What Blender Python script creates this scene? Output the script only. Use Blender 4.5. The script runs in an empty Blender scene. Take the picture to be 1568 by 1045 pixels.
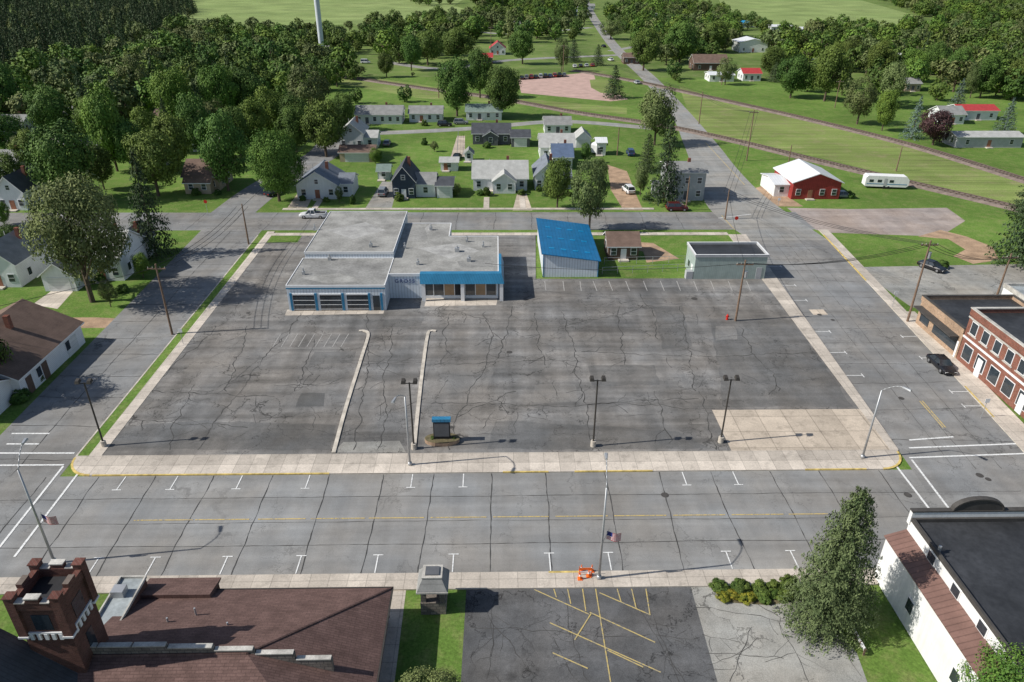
import bpy, math, random
import numpy as np
from mathutils import Vector, Matrix
random.seed(7); RNG=np.random.default_rng(11)
sc=bpy.context.scene
# ------------------------------------------------------------------ camera (drone, 47 m up)
F=1110.0; CX,CY=784.0,522.0
PITCH=math.radians(28.1); YAW=math.radians(1.3); ROLL=math.radians(0.35); CAMH=47.0
fh=Vector((math.sin(YAW),math.cos(YAW),0)); rt=Vector((math.cos(YAW),-math.sin(YAW),0)); Z=Vector((0,0,1))
fw=fh*math.cos(PITCH)-Z*math.sin(PITCH); up=fh*math.sin(PITCH)+Z*math.cos(PITCH)
rt2=rt*math.cos(ROLL)+up*math.sin(ROLL); up2=up*math.cos(ROLL)-rt*math.sin(ROLL)
cd=bpy.data.cameras.new("camera"); cam=bpy.data.objects.new("camera",cd); sc.collection.objects.link(cam)
cd.lens=F/1568*36; cd.sensor_width=36; cd.clip_end=20000; cd.clip_start=.5
M=Matrix((rt2,up2,-fw)).transposed().to_4x4(); M.translation=Vector((0,0,CAMH)); cam.matrix_world=M
sc.camera=cam
def ray(x,y): return rt2*((x-CX)/F)+up2*(-(y-CY)/F)+fw
def g(x,y,z=0.0):
    """survey sheet coordinate -> site coordinate (metres) on the horizontal plane z"""
    d=ray(x,y); t=(z-CAMH)/d.z; return Vector((d.x*t,d.y*t,z))
def hgt(bx,by,ty):
    P=g(bx,by); d=ray(bx,ty); return CAMH+P.y/d.y*d.z
def pm(y): return (y+71)*math.cos(PITCH)/CAMH
# ------------------------------------------------------------------ world / light
w=bpy.data.worlds.new("World"); sc.world=w; w.use_nodes=True
nt=w.node_tree; sk=nt.nodes.new('ShaderNodeTexSky'); sk.sky_type='NISHITA'; sk.sun_disc=False
SD=Vector((10,1.3,-8.4)).normalized()
sk.sun_elevation=math.radians(39.6); sk.sun_rotation=math.atan2(-SD.x,-SD.y)%(2*math.pi)
nt.links.new(sk.outputs[0],nt.nodes['Background'].inputs[0]); nt.nodes['Background'].inputs[1].default_value=.095
sl=bpy.data.lights.new("sun",'SUN'); sl.energy=5.0; sl.angle=math.radians(.5); sl.color=(1,.96,.89)
so=bpy.data.objects.new("sun",sl); sc.collection.objects.link(so); so.rotation_euler=SD.to_track_quat('-Z','Y').to_euler(); so.location=(-100,0,100)
sc.view_settings.view_transform='Standard'; sc.view_settings.look='None'; sc.view_settings.exposure=0
# ------------------------------------------------------------------ materials
class N:
    def __init__(s,name):
        s.m=bpy.data.materials.new(name); s.m.use_nodes=True; s.t=s.m.node_tree; s.b=s.t.nodes['Principled BSDF']
        s.co=s.t.nodes.new('ShaderNodeTexCoord').outputs['Object']
    def n(s,k,**a):
        x=s.t.nodes.new(k)
        for i,v in a.items(): setattr(x,i,v)
        return x
    def l(s,a,b): s.t.links.new(a,b)
    def math(s,op,a,b=None,c=None,clamp=False):
        x=s.n('ShaderNodeMath',operation=op,use_clamp=clamp)
        for i,v in enumerate((a,b,c)):
            if v is None: continue
            if isinstance(v,(int,float)): x.inputs[i].default_value=v
            else: s.l(v,x.inputs[i])
        return x.outputs[0]
    def noise(s,scale,detail=4,co=None,rough=.55,stretch=None):
        x=s.n('ShaderNodeTexNoise'); x.inputs['Scale'].default_value=scale; x.inputs['Detail'].default_value=detail; x.inputs['Roughness'].default_value=rough
        co=co or s.co
        if stretch:
            mp=s.n('ShaderNodeMapping'); mp.inputs['Scale'].default_value=stretch; s.l(co,mp.inputs[0]); co=mp.outputs[0]
        s.l(co,x.inputs['Vector']); return x.outputs['Fac']
    def rng(s,v,a,b,c,d):
        x=s.n('ShaderNodeMapRange'); s.l(v,x.inputs[0])
        for i,k in enumerate((a,b,c,d)): x.inputs[i+1].default_value=k
        return x.outputs[0]
    def mix(s,f,a,b,mode='MIX'):
        x=s.n('ShaderNodeMix',data_type='RGBA',blend_type=mode)
        for i,v in ((0,f),(6,a),(7,b)):
            if isinstance(v,(int,float)): x.inputs[i].default_value=v
            elif isinstance(v,tuple): x.inputs[i].default_value=(*v,1)
            else: s.l(v,x.inputs[i])
        return x.outputs[2]
    def scale(s,col,val):
        x=s.n('ShaderNodeVectorMath',operation='SCALE')
        if isinstance(col,tuple): x.inputs[0].default_value=col
        else: s.l(col,x.inputs[0])
        if isinstance(val,(int,float)): x.inputs['Scale'].default_value=val
        else: s.l(val,x.inputs['Scale'])
        return x.outputs[0]
    def out(s,col,rough=.85,bump=None,bs=.3,metal=0,spec=.3):
        if isinstance(col,tuple): s.b.inputs['Base Color'].default_value=(*col,1)
        else: s.l(col,s.b.inputs['Base Color'])
        s.b.inputs['Roughness'].default_value=rough; s.b.inputs['Metallic'].default_value=metal
        s.b.inputs['Specular IOR Level'].default_value=spec
        if bump is not None:
            x=s.n('ShaderNodeBump'); x.inputs['Strength'].default_value=bs; x.inputs['Distance'].default_value=.05; s.l(bump,x.inputs['Height']); s.l(x.outputs[0],s.b.inputs['Normal'])
        return s.m
def plain(name,col,rough=.8,var=.2,sc_=1.2,axis=None,per=.2,dep=.15,metal=0,spec=.3,wd=.18,streak=0):
    s=N(name); v=s.rng(s.noise(sc_,4),.3,.7,1-var,1+var)
    v=s.math('MULTIPLY',v,s.rng(s.noise(sc_*9,2),.3,.7,1-var*.5,1+var*.5))
    if streak: v=s.math('MULTIPLY',v,s.rng(s.noise(1,4,stretch=(3,3,.25)),.35,.75,1,1-streak))
    if axis is not None:
        sep=s.n('ShaderNodeSeparateXYZ'); s.l(s.co,sep.inputs[0])
        c=s.math('ADD',sep.outputs[0],sep.outputs[1]) if axis=='XY' else sep.outputs[axis]
        f=s.math('FRACT',s.math('MULTIPLY',c,1/per)); f=s.math('LESS_THAN',f,wd)
        v=s.math('MULTIPLY',v,s.math('SUBTRACT',1,s.math('MULTIPLY',f,dep)))
    return s.out(s.scale(col,v),rough,metal=metal,spec=spec)
def asphalt(name,col,crack=1.0,blotch=.25,cs=.2,streak=.12,stains=.25,wx=1.0,wy=1.0,fine=.22):
    s=N(name)
    v=s.rng(s.noise(.07,5,rough=.62),.3,.7,1-blotch,1+blotch)
    v=s.math('MULTIPLY',v,s.rng(s.noise(.6,5,rough=.75),.3,.7,1-blotch*.65,1+blotch*.65))
    v=s.math('MULTIPLY',v,s.rng(s.noise(12,2,rough=.8),.3,.7,1-fine,1+fine))
    v=s.math('MULTIPLY',v,s.rng(s.noise(1,4,stretch=(.03,.55,1)),.35,.65,1-streak,1+streak))
    v=s.math('MULTIPLY',v,s.rng(s.noise(1,3,stretch=(.45,.04,1)),.35,.65,1-streak*.7,1+streak*.7))
    st=s.rng(s.noise(.22,6,rough=.75),.56,.70,0,stains); v=s.math('MULTIPLY',v,s.math('SUBTRACT',1,st))
    if crack>0:
        nz=s.n('ShaderNodeTexNoise'); nz.inputs['Scale'].default_value=.3; nz.inputs['Detail'].default_value=6; nz.inputs['Roughness'].default_value=.65; s.l(s.co,nz.inputs['Vector'])
        sub=s.n('ShaderNodeVectorMath',operation='SUBTRACT'); s.l(nz.outputs['Color'],sub.inputs[0]); sub.inputs[1].default_value=(.5,.5,.5)
        scl=s.scale(sub.outputs[0],7.5); ad=s.n('ShaderNodeVectorMath',operation='ADD'); s.l(s.co,ad.inputs[0]); s.l(scl,ad.inputs[1])
        mp=s.n('ShaderNodeMapping'); mp.inputs['Scale'].default_value=(wx,wy,0); s.l(ad.outputs[0],mp.inputs[0])
        for k,(c_s,wid,lo) in enumerate(((cs,.04,.42),(cs*2.3,.028,.52))):
            vo=s.n('ShaderNodeTexVoronoi',feature='DISTANCE_TO_EDGE'); vo.inputs['Scale'].default_value=c_s; s.l(mp.outputs[0],vo.inputs['Vector'])
            m_=s.rng(vo.outputs['Distance'],wid*c_s*.4,wid*c_s*1.8,1,0)
            mk=s.rng(s.noise(.09+.05*k,2),lo,lo+.12,0,.5*crack); v=s.math('MULTIPLY',v,s.math('SUBTRACT',1,s.math('MULTIPLY',m_,mk)))
    c=s.mix(s.rng(s.noise(.12,3),.35,.65,0,1),tuple(x*k for x,k in zip(col,(1.04,1,.95))),tuple(x*k for x,k in zip(col,(.97,1,1.03))))
    return s.out(s.scale(c,v),.9,spec=.2)
def grass(name,c1,c2,c3,sc_=.12,mow=0):
    s=N(name); a=s.rng(s.noise(sc_,6,rough=.68),.38,.62,0,1); c=s.mix(a,c1,c2)
    b=s.rng(s.noise(sc_*4,5,rough=.75),.48,.70,0,.85); c=s.mix(b,c,c3)
    v=s.rng(s.noise(3.5,3,rough=.8),.3,.7,.64,1.36)
    v=s.math('MULTIPLY',v,s.rng(s.noise(.035,3),.35,.65,.82,1.15))
    if mow:
        v=s.math('MULTIPLY',v,s.rng(s.noise(1,2,stretch=(.02,.9,1)),.4,.6,1-mow,1+mow))
    return s.out(s.scale(c,v),.95,spec=.1)
def concrete(name,col,jx=1.6,jy=1.6,dep=.3,var=.15):
    s=N(name); v=s.rng(s.noise(.3,4),.3,.7,1-var,1+var); v=s.math('MULTIPLY',v,s.rng(s.noise(6,3,rough=.8),.3,.7,.85,1.15))
    sep=s.n('ShaderNodeSeparateXYZ'); s.l(s.co,sep.inputs[0])
    for i,p in ((0,jx),(1,jy)):
        fl=s.math('FLOOR',s.math('MULTIPLY',sep.outputs[i],1/p))
        f=s.math('FRACT',s.math('MULTIPLY',sep.outputs[i],1/p)); f=s.math('LESS_THAN',f,.04)
        v=s.math('MULTIPLY',v,s.math('SUBTRACT',1,s.math('MULTIPLY',f,dep)))
        wn=s.n('ShaderNodeTexWhiteNoise',noise_dimensions='1D'); s.l(fl,wn.inputs['W']); v=s.math('MULTIPLY',v,s.rng(wn.outputs[0],0,1,.86,1.08))
    v=s.math('MULTIPLY',v,s.rng(s.noise(.8,6,rough=.7),.52,.68,1,.72))
    return s.out(s.scale(col,v),.9,spec=.2)
def paint(name,col,wear=.45):
    s=N(name); a=s.rng(s.noise(5,5,rough=.75),.48,.58,0,wear); a2=s.rng(s.noise(.3,3),.4,.6,.5,1)
    return s.out(s.mix(s.math('MULTIPLY',a,a2),col,(.21,.21,.205)),.7)
def brick(name,col,mort,bw=.24,bh=.08,flat=False,ct=.22):
    s=N(name); sep=s.n('ShaderNodeSeparateXYZ'); s.l(s.co,sep.inputs[0]); cb=s.n('ShaderNodeCombineXYZ')
    if flat: s.l(sep.outputs[0],cb.inputs[0]); s.l(sep.outputs[1],cb.inputs[1])
    else: s.l(s.math('ADD',sep.outputs[0],sep.outputs[1]),cb.inputs[0]); s.l(sep.outputs[2],cb.inputs[1])
    t=s.n('ShaderNodeTexBrick'); s.l(cb.outputs[0],t.inputs['Vector']); t.inputs['Scale'].default_value=1
    t.inputs['Brick Width'].default_value=bw; t.inputs['Row Height'].default_value=bh; t.inputs['Mortar Size'].default_value=bh*.09
    t.inputs['Color1'].default_value=(*[c*(1+ct) for c in col],1); t.inputs['Color2'].default_value=(*[c*(1-ct) for c in col],1); t.inputs['Mortar'].default_value=(*mort,1)
    v=s.rng(s.noise(.8,5),.3,.7,.8,1.2); v=s.math('MULTIPLY',v,s.rng(s.noise(9,3),.3,.7,.85,1.15)); return s.out(s.scale(t.outputs[0],v),.9,spec=.15)
def leafm(name,c1,c2,hv=.02,vlo=.75,vhi=1.2):
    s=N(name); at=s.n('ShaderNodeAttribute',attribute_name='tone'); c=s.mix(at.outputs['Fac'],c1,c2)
    oi=s.n('ShaderNodeObjectInfo'); hs=s.n('ShaderNodeHueSaturation'); s.l(c,hs.inputs['Color'])
    s.l(s.rng(oi.outputs['Random'],0,1,.5-hv,.5+hv),hs.inputs['Hue'])
    r2=s.math('FRACT',s.math('MULTIPLY',oi.outputs['Random'],7.31)); s.l(s.rng(r2,0,1,vlo,vhi),hs.inputs['Value'])
    return s.out(hs.outputs[0],.7,spec=.2)
m_asph=asphalt('street_asphalt',(.25,.247,.24),crack=.6,blotch=.13,cs=.12,streak=.13,stains=.12,fine=.12)
m_asph_side=asphalt('side_street_asphalt',(.225,.222,.216),crack=.9,blotch=.17,cs=.13,stains=.18,fine=.14)
m_lot=asphalt('worn_lot_asphalt',(.182,.175,.167),crack=1.25,blotch=.27,cs=.17,streak=.24,stains=.28)
m_lot2=asphalt('sealed_lot_asphalt',(.142,.139,.135),crack=1,blotch=.24,cs=.15,streak=.16)
m_lotnear=asphalt('church_lot_asphalt',(.115,.115,.117),crack=1.3,blotch=.34,cs=.2,stains=.5)
m_lotgray=asphalt('old_grey_asphalt',(.30,.29,.265),crack=1.2,blotch=.24,cs=.11,stains=.3)
m_roadfar=asphalt('far_road_asphalt',(.28,.275,.26),crack=0,blotch=.12)
m_walk=concrete('sidewalk_concrete',(.58,.515,.44)); m_slab=concrete('lot_concrete',(.56,.475,.38),3,3,.3)
m_kerb=plain('kerb_concrete',(.52,.47,.40),.9,.25,1)
m_ky=plain('yellow_kerb_paint',(.56,.42,.14),.8,.35,2)
m_lawn=grass('lawn_grass',(.10,.178,.034),(.135,.22,.045),(.20,.22,.08))
m_land=grass('countryside_grass',(.115,.18,.045),(.145,.205,.055),(.19,.20,.09),.035)
m_field=grass('hay_field',(.22,.29,.10),(.26,.32,.12),(.19,.26,.085),.012,mow=.08)
m_verge=grass('railway_verge_grass',(.21,.26,.08),(.16,.22,.058),(.28,.26,.13),.05,mow=.16)
m_dirt=plain('dirt',(.38,.26,.17),.95,.3,.5); m_redgr=plain('red_gravel',(.48,.33,.28),.95,.15,.3)
m_pink=asphalt('pinkish_gravel',(.34,.285,.255),crack=.4,blotch=.18)
m_ballast=plain('rail_ballast',(.21,.165,.14),.95,.3,.8)
m_rail=plain('steel_rail',(.25,.19,.15),.5,.2,1,metal=.6); m_tie=plain('wood_tie',(.07,.055,.04),.9)
m_wp=paint('white_road_paint',(.78,.78,.76),.55); m_wpf=paint('faded_white_paint',(.42,.405,.38),.9); m_yp=paint('yellow_road_paint',(.60,.44,.15),.95); m_ypf=paint('yellow_stall_paint',(.52,.40,.15),.85)
m_crack=plain('asphalt_crack_filler',(.062,.06,.057),.9,.3,2); m_patch=asphalt('patch_asphalt',(.115,.113,.11),crack=.3,blotch=.15)
m_patchl=asphalt('light_patch_asphalt',(.205,.196,.185),crack=.8,blotch=.2)
m_white=plain('white_paint_siding',(.74,.75,.76),.6,.06,.8,axis=2,per=.22,dep=.22,streak=.08)
m_whitep=plain('white_plaster',(.80,.80,.78),.7,.06,.6,streak=.12); m_trim=plain('white_trim',(.76,.76,.76),.5,.05)
m_metalw=plain('white_ribbed_metal',(.68,.73,.78),.45,.06,.8,axis='XY',per=.45,dep=.28,wd=.2)
m_cream=plain('cream_siding',(.55,.5,.4),.7,.1,1,axis=2,per=.2); m_tan=plain('tan_siding',(.42,.34,.24),.7,.1,1,axis=2,per=.2)
m_ltgray=plain('light_grey_siding',(.42,.43,.44),.7,.1,1,axis=2,per=.2); m_dkgray=plain('dark_grey_siding',(.11,.115,.125),.7,.12,1,axis=2,per=.2)
m_navy=plain('navy_siding',(.035,.05,.08),.6,.12,1,axis=2,per=.2); m_brownw=plain('brown_siding',(.13,.085,.065),.8,.15,1,axis=2,per=.2)
m_red=plain('red_metal_siding',(.30,.04,.035),.6,.15,1,axis='XY',per=.4,dep=.25); m_mint=plain('mint_siding',(.35,.42,.39),.6,.1,1,axis='XY',per=.3,dep=.15,streak=.1)
m_blue=plain('blue_metal',(.012,.145,.32),.4,.14,.8,axis=0,per=.6,dep=.3,wd=.14,spec=.5); m_bluef=plain('blue_fascia',(.035,.2,.36),.45,.14,.8,axis='XY',per=.4,dep=.25)
m_rb=plain('blue_grey_shingles',(.18,.20,.23),.9,.15,.8,axis=1,per=.3,dep=.15); m_rg=plain('grey_shingles',(.26,.26,.25),.9,.18,.8,axis=1,per=.3,dep=.15)
m_rl=plain('light_grey_shingles',(.42,.42,.40),.9,.15,.8,axis=1,per=.3,dep=.12); m_rd=plain('charcoal_shingles',(.07,.075,.085),.9,.2,.8,axis=1,per=.3,dep=.2)
m_rbr=plain('brown_shingles',(.17,.115,.09),.9,.2,.7,axis=1,per=.3,dep=.2); m_rgr=plain('green_grey_roof',(.18,.24,.21),.8,.15); m_rred=plain('red_roof',(.42,.05,.05),.6,.15)
m_rsl=plain('slate_blue_shingles',(.10,.14,.22),.9,.15,.8)
m_rw=plain('white_metal_roof',(.72,.73,.74),.4,.06,.8,axis=0,per=.6,dep=.12)
m_hall=brick('hall_brown_shingles',(.15,.094,.082),(.10,.062,.055),.6,.2,flat=True,ct=.12)
m_gravelroof=plain('tar_gravel_roof',(.285,.28,.262),.95,.3,.35); m_gravelroof2=plain('tar_gravel_roof_front',(.245,.242,.23),.95,.33,.3)
m_blackroof=plain('black_membrane_roof',(.038,.04,.044),.6,.4,.25,spec=.4); m_greyroof=plain('grey_membrane_roof',(.28,.31,.32),.8,.3,.4)
m_brick=brick('red_brick',(.21,.075,.05),(.22,.17,.14)); m_brickd=brick('dark_church_brick',(.13,.055,.044),(.16,.13,.11)); m_brickt=brick('tan_brick',(.38,.25,.16),(.35,.3,.25))
m_stone=brick('field_stone',(.22,.19,.165),(.12,.11,.1),.5,.3); m_cap=plain('stone_cap',(.46,.44,.40),.85,.3,1)
m_glass=plain('window_glass',(.03,.04,.05),.08,.3,.6,spec=.8); m_dark=plain('dark_interior',(.025,.025,.028),.7); m_door=plain('door_paint',(.30,.13,.08),.6); m_tanp=plain('boarded_panel',(.33,.22,.13),.7,.15)
m_ddoor=plain('overhead_door',(.62,.63,.62),.6,.06,1,axis=2,per=.5,dep=.3,wd=.08)
m_wood=plain('weathered_wood_pole',(.20,.135,.095),.9,.25,2); m_galv=plain('galvanised_steel',(.45,.46,.47),.45,.1,metal=.5); m_bronze=plain('dark_bronze_metal',(.05,.045,.04),.5)
m_wire=plain('cable_black',(.02,.02,.02),.6); m_bark=plain('bark',(.12,.09,.065),.95,.3,6); m_iron=plain('cast_iron',(.07,.065,.06),.7)
m_tyre=plain('tyre_rubber',(.02,.02,.02),.9); m_chrome=plain('wheel_alloy',(.45,.45,.46),.3,.1,metal=.8); m_lampw=plain('headlight_lens',(.7,.7,.68),.15); m_lampr=plain('taillight_lens',(.4,.02,.02),.2)
m_orange=plain('orange_plastic',(.85,.16,.02),.5,.1); m_redp=plain('red_enamel',(.55,.03,.02),.4,.1); m_flagb=plain('flag_blue',(.03,.04,.2),.8); m_flagr=plain('flag_red',(.5,.03,.04),.8)
m_mulch=plain('mulch',(.13,.11,.06),.95,.4,2); m_pool=plain('pool_blue',(.02,.3,.55),.3); m_letter=plain('sign_letter_blue',(.06,.09,.22),.6,.1)
m_patchroof=plain('roof_patch',(.35,.345,.33),.95,.3,.5); m_bmr=plain('brown_metal_roof',(.19,.11,.09),.5,.15,.8,axis=1,per=.5,dep=.3)
L_dec=leafm('deciduous_leaves',(.048,.092,.018),(.15,.225,.045),.025,.72,1.15)
L_bri=leafm('bright_maple_leaves',(.065,.13,.02),(.18,.27,.045),.015,.82,1.12)
L_oli=leafm('olive_leaves',(.075,.105,.032),(.21,.25,.09),.02,.78,1.15)
L_con=leafm('spruce_needles',(.024,.048,.02),(.085,.125,.05),.02,.72,1.25)
L_spr=leafm('near_spruce_needles',(.05,.078,.03),(.17,.205,.085),.01,.95,1.05)
L_blu=leafm('blue_spruce_needles',(.06,.10,.08),(.16,.22,.18),.02)
L_pur=leafm('purple_leaves',(.035,.02,.022),(.09,.045,.045),.01)
L_flo=leafm('yellow_flowers',(.07,.12,.02),(.42,.36,.04),.01)
# ------------------------------------------------------------------ mesh builder
def V2(p): return (p[0],p[1])
class MB:
    def __init__(s): s.v=[];s.f=[];s.mi=[];s.ms=[]
    def m(s,mat):
        if mat not in s.ms: s.ms.append(mat)
        return s.ms.index(mat)
    def poly(s,pts,mat):
        i=len(s.v); s.v+= [tuple(p) for p in pts]; s.f.append(tuple(range(i,i+len(pts)))); s.mi.append(s.m(mat))
    def hexa(s,b,t,mat,top=None,bottom=True):
        n=len(b); i=len(s.v); s.v+=[tuple(p) for p in b]+[tuple(p) for p in t]
        for k in range(n):
            k2=(k+1)%n; s.f.append((i+k,i+k2,i+n+k2,i+n+k)); s.mi.append(s.m(mat))
        s.f.append(tuple(i+n+k for k in range(n))); s.mi.append(s.m(top or mat))
        if bottom: s.f.append(tuple(i+n-1-k for k in range(n))); s.mi.append(s.m(mat))
    def prism(s,pts,z0,z1,mat,top=None,bottom=False):
        pts=[V2(p) for p in pts]; a=sum(pts[i][0]*pts[(i+1)%len(pts)][1]-pts[(i+1)%len(pts)][0]*pts[i][1] for i in range(len(pts)))
        if a<0: pts=pts[::-1]
        s.hexa([(x,y,z0) for x,y in pts],[(x,y,z1) for x,y in pts],mat,top,bottom)
    def box(s,x0,x1,y0,y1,z0,z1,mat,top=None):
        s.prism([(x0,y0),(x1,y0),(x1,y1),(x0,y1)],z0,z1,mat,top,True)
    def rim(s,x0,x1,y0,y1,z0,z1,t,mat):
        s.box(x0,x1,y0,y0+t,z0,z1,mat); s.box(x0,x1,y1-t,y1,z0,z1,mat); s.box(x0,x0+t,y0+t,y1-t,z0,z1,mat); s.box(x1-t,x1,y0+t,y1-t,z0,z1,mat)
    def cyl(s,p0,p1,r0,r1,mat,n=8):
        p0=Vector(p0);p1=Vector(p1);d=(p1-p0).normalized(); a=d.orthogonal().normalized(); b=d.cross(a)
        c=[(math.cos(2*math.pi*k/n),math.sin(2*math.pi*k/n)) for k in range(n)]
        s.hexa([p0+(a*x+b*y)*r0 for x,y in c],[p1+(a*x+b*y)*r1 for x,y in c],mat)
    def line(s,A,B,wd,z,mat):
        A=Vector(V2(A));B=Vector(V2(B)); d=(B-A).normalized(); n=Vector((-d.y,d.x))*wd/2
        s.poly([(*(A-n),z),(*(B-n),z),(*(B+n),z),(*(A+n),z)],mat)
    def strip(s,L,R,z,mat):
        for i in range(len(L)-1): s.poly([(L[i][0],L[i][1],z),(R[i][0],R[i][1],z),(R[i+1][0],R[i+1][1],z),(L[i+1][0],L[i+1][1],z)],mat)
    def build(s,name,parent=None,smooth=False):
        me=bpy.data.meshes.new(name); me.from_pydata(s.v,[],s.f)
        for m in s.ms: me.materials.append(m)
        me.polygons.foreach_set('material_index',s.mi)
        if smooth: me.polygons.foreach_set('use_smooth',[True]*len(s.f))
        me.update(); o=bpy.data.objects.new(name,me); sc.collection.objects.link(o)
        if parent: o.parent=parent
        return o
def root(name,loc=(0,0,0),rz=0):
    e=bpy.data.objects.new(name,None); e.empty_display_size=1; sc.collection.objects.link(e); e.location=(loc[0],loc[1],loc[2] if len(loc)>2 else 0); e.rotation_euler=(0,0,rz); return e
def smooth(pts,n=6):
    P=[Vector(V2(p)) for p in pts]; P=[P[0]*2-P[1]]+P+[P[-1]*2-P[-2]]; o=[]
    for i in range(1,len(P)-2):
        for k in range(n):
            t=k/n; a,b,c,d=P[i-1:i+3]; o.append(.5*((2*b)+(c-a)*t+(2*a-5*b+4*c-d)*t*t+(3*b-a-3*c+d)*t**3))
    return o+[P[-2]]
def sides(c,wd):
    L=[];R=[]
    for i in range(len(c)):
        d=(c[min(i+1,len(c)-1)]-c[max(i-1,0)]).normalized(); n=Vector((-d.y,d.x)); L.append(c[i]+n*wd/2);R.append(c[i]-n*wd/2)
    return L,R
def G(*a): return [g(x,y) for x,y in a]
def sheet(name,pts,z,mat):
    b=MB(); b.poly([(p[0],p[1],z) for p in pts],mat); return b.build(name)
# ------------------------------------------------------------------ ground and roads
def lineX(p,q):
    A,B=g(*p),g(*q); k=(B.x-A.x)/(B.y-A.y); return lambda y:A.x+k*(y-A.y)
fXL1=lineX((124,690),(372,388)); fXR0=lineX((1337,635),(1192,430)); fXR1=lineX((1476,592),(1372,480)); fLX1=lineX((1314,625),(1168,430))
fXL0=lambda y:fXL1(y)-10.1-.02*(y-60)
fLX0=lambda y:fXL1(y)+2.7
YF0,YF1=g(784,877).y,g(784,724).y
YB0,YB1=g(784,352).y,g(784,325).y
XL1=fXL1(YF1); XL0=fXL0(YF1); XR0=fXR0(YF1); XR1=fXR1(YF1)
YS=YF1+3.3; XRC=fXR0(YB0-6); XRD=fXR1(YB0-6)
b=MB(); b.poly([(-7000,-3000,0),(7000,-3000,0),(7000,9000,0),(-7000,9000,0)],m_land); b.build('ground')
sheet('lawn',[(-260,20),(260,20),(300,330),(-300,330)],.004,m_lawn)
for i,pts in enumerate(([(262,20),(330,46),(420,42),(560,36),(690,12),(720,-8),(500,-20),(250,-12)],[(500,18),(560,44),(640,40),(742,24),(700,10),(640,6)],
            [(1095,-12),(1112,22),(1180,44),(1290,48),(1430,44),(1395,22),(1300,-5),(1180,-18)],[(900,-5),(960,0),(1060,-6),(1000,-18)])):
    sheet('hay_field',G(*pts),.03+.03*i,m_field)
sheet('railway_verge',G((1040,132),(1062,195),(1100,208),(1250,240),(1400,276),(1700,350),(1700,310),(1568,272),(1400,222),(1250,186),(1100,150)),.008,m_verge)
sheet('railway_verge',G((510,105),(560,118),(640,128),(700,140),(790,150),(960,165),(960,175),(800,160),(640,150),(520,128)),.0085,m_verge)
b=MB(); b.poly([(-400,YF0,.012),(400,YF0,.012),(400,YF1,.012),(-400,YF1,.012)],m_asph); b.build('main_street_road')
b=MB(); b.poly([(fXL0(YF1-4),YF1-4,.016),(fXL1(YF1-4),YF1-4,.016),(fXL1(YB1),YB1,.016),(fXL0(YB1),YB1,.016)],m_asph_side)
b.poly([(XL0-60,YB0,.020),(XRD,YB0,.020),(XRD,YB1,.020),(XL0-60,YB1,.020)],m_asph_side); b.build('side_street_road')
b=MB(); b.poly([(fXR0(YF1-4),YF1-4,.024),(fXR1(YF1-4),YF1-4,.024),(XRD,YB0-6,.024),(XRC,YB0-6,.024)],m_asph_side)
Lp=[(XRC,YB0-6)]+[V2(p) for p in G((1085,318),(1062,262),(1046,218),(1025,172),(980,118),(940,80),(917,50),(899,20),(892,-5),(890,-25))]
Rp=[(XRD,YB0-6)]+[V2(p) for p in G((1178,306),(1132,262),(1098,220),(1056,172),(1004,118),(958,80),(932,50),(911,20),(900,-5),(896,-25))]
b.strip(smooth(Lp),smooth(Rp),.024,m_roadfar); b.build('cross_street_road')
b=MB(); c=smooth(G((345,335),(400,292),(450,262),(500,232),(516,205))); L,R=sides(c,9); b.strip(L,R,.022,m_asph_side); b.build('residential_road')
b=MB(); c=smooth(G((516,205),(620,202),(730,196),(860,186),(1000,196))); L,R=sides(c,5); b.strip(L,R,.018,m_roadfar); b.build('alley_road')
for i,(pts,wd) in enumerate((([(-60,215),(60,212),(150,220),(260,205)],6),([(405,74),(470,72),(520,70)],14),([(700,45),(790,52),(905,42)],6),([(935,78),(1010,66),(1110,62),(1230,60)],5),([(590,95),(680,105),(780,92),(950,84)],6),([(1140,40),(1260,47),(1340,50)],6))):
    b=MB(); c=smooth(G(*pts)); L,R=sides(c,wd); b.strip(L,R,.014+.0005*i,m_roadfar); b.build('distant_road')
sheet('red_gravel_lot',G((793,122),(850,116),(908,110),(912,122),(938,140),(962,152),(935,155),(870,149),(798,142)),.0165,m_redgr)
sheet('grass_island',G((903,122),(930,120),(945,136),(965,146),(920,142),(905,134)),.0205,m_verge)
sheet('gravel_lot',G((1205,318),(1300,320),(1450,318),(1478,338),(1440,362),(1265,356),(1243,350)),.010,m_pink)
sheet('dirt_patch',G((1405,362),(1440,352),(1480,362),(1520,378),(1530,398),(1490,404),(1460,392),(1478,382),(1452,366)),.014,m_dirt)
sheet('dirt_patch',G((1180,280),(1205,300),(1230,316),(1190,316),(1150,290)),.0105,m_dirt)
sheet('side_lot',[g(1310,409),g(1568,404),g(1720,445),g(1460,480),g(1395,470)],.012,m_lotgray)
sheet('dirt_driveway',G((930,252),(960,262),(975,300),(985,322),(955,322),(935,290)),.012,m_dirt)
for i,pts in enumerate(([(560,318),(585,278),(610,278),(600,318)],[(785,322),(792,296),(806,296),(815,322)],[(440,318),(480,262),(500,262),(470,318)],[(690,240),(700,208),(712,208),(712,240)])):
    sheet('driveway',G(*pts),.010+.0003*i,m_lotgray if i==0 else m_slab)
sheet('garage_apron',G((50,466),(78,446),(112,446),(88,473)),.010,m_walk)
sheet('dirt_patch',G((108,486),(150,486),(192,488),(170,502),(120,502)),.010,m_dirt)
sheet('dirt_patch',G((935,368),(1000,372),(1040,396),(990,402),(985,385),(940,378)),.014,m_dirt)
def slab(name,pts,mat=m_walk,h=.13): b=MB(); b.prism(pts,.0,h,m_kerb,mat); return b.build(name)
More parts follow.
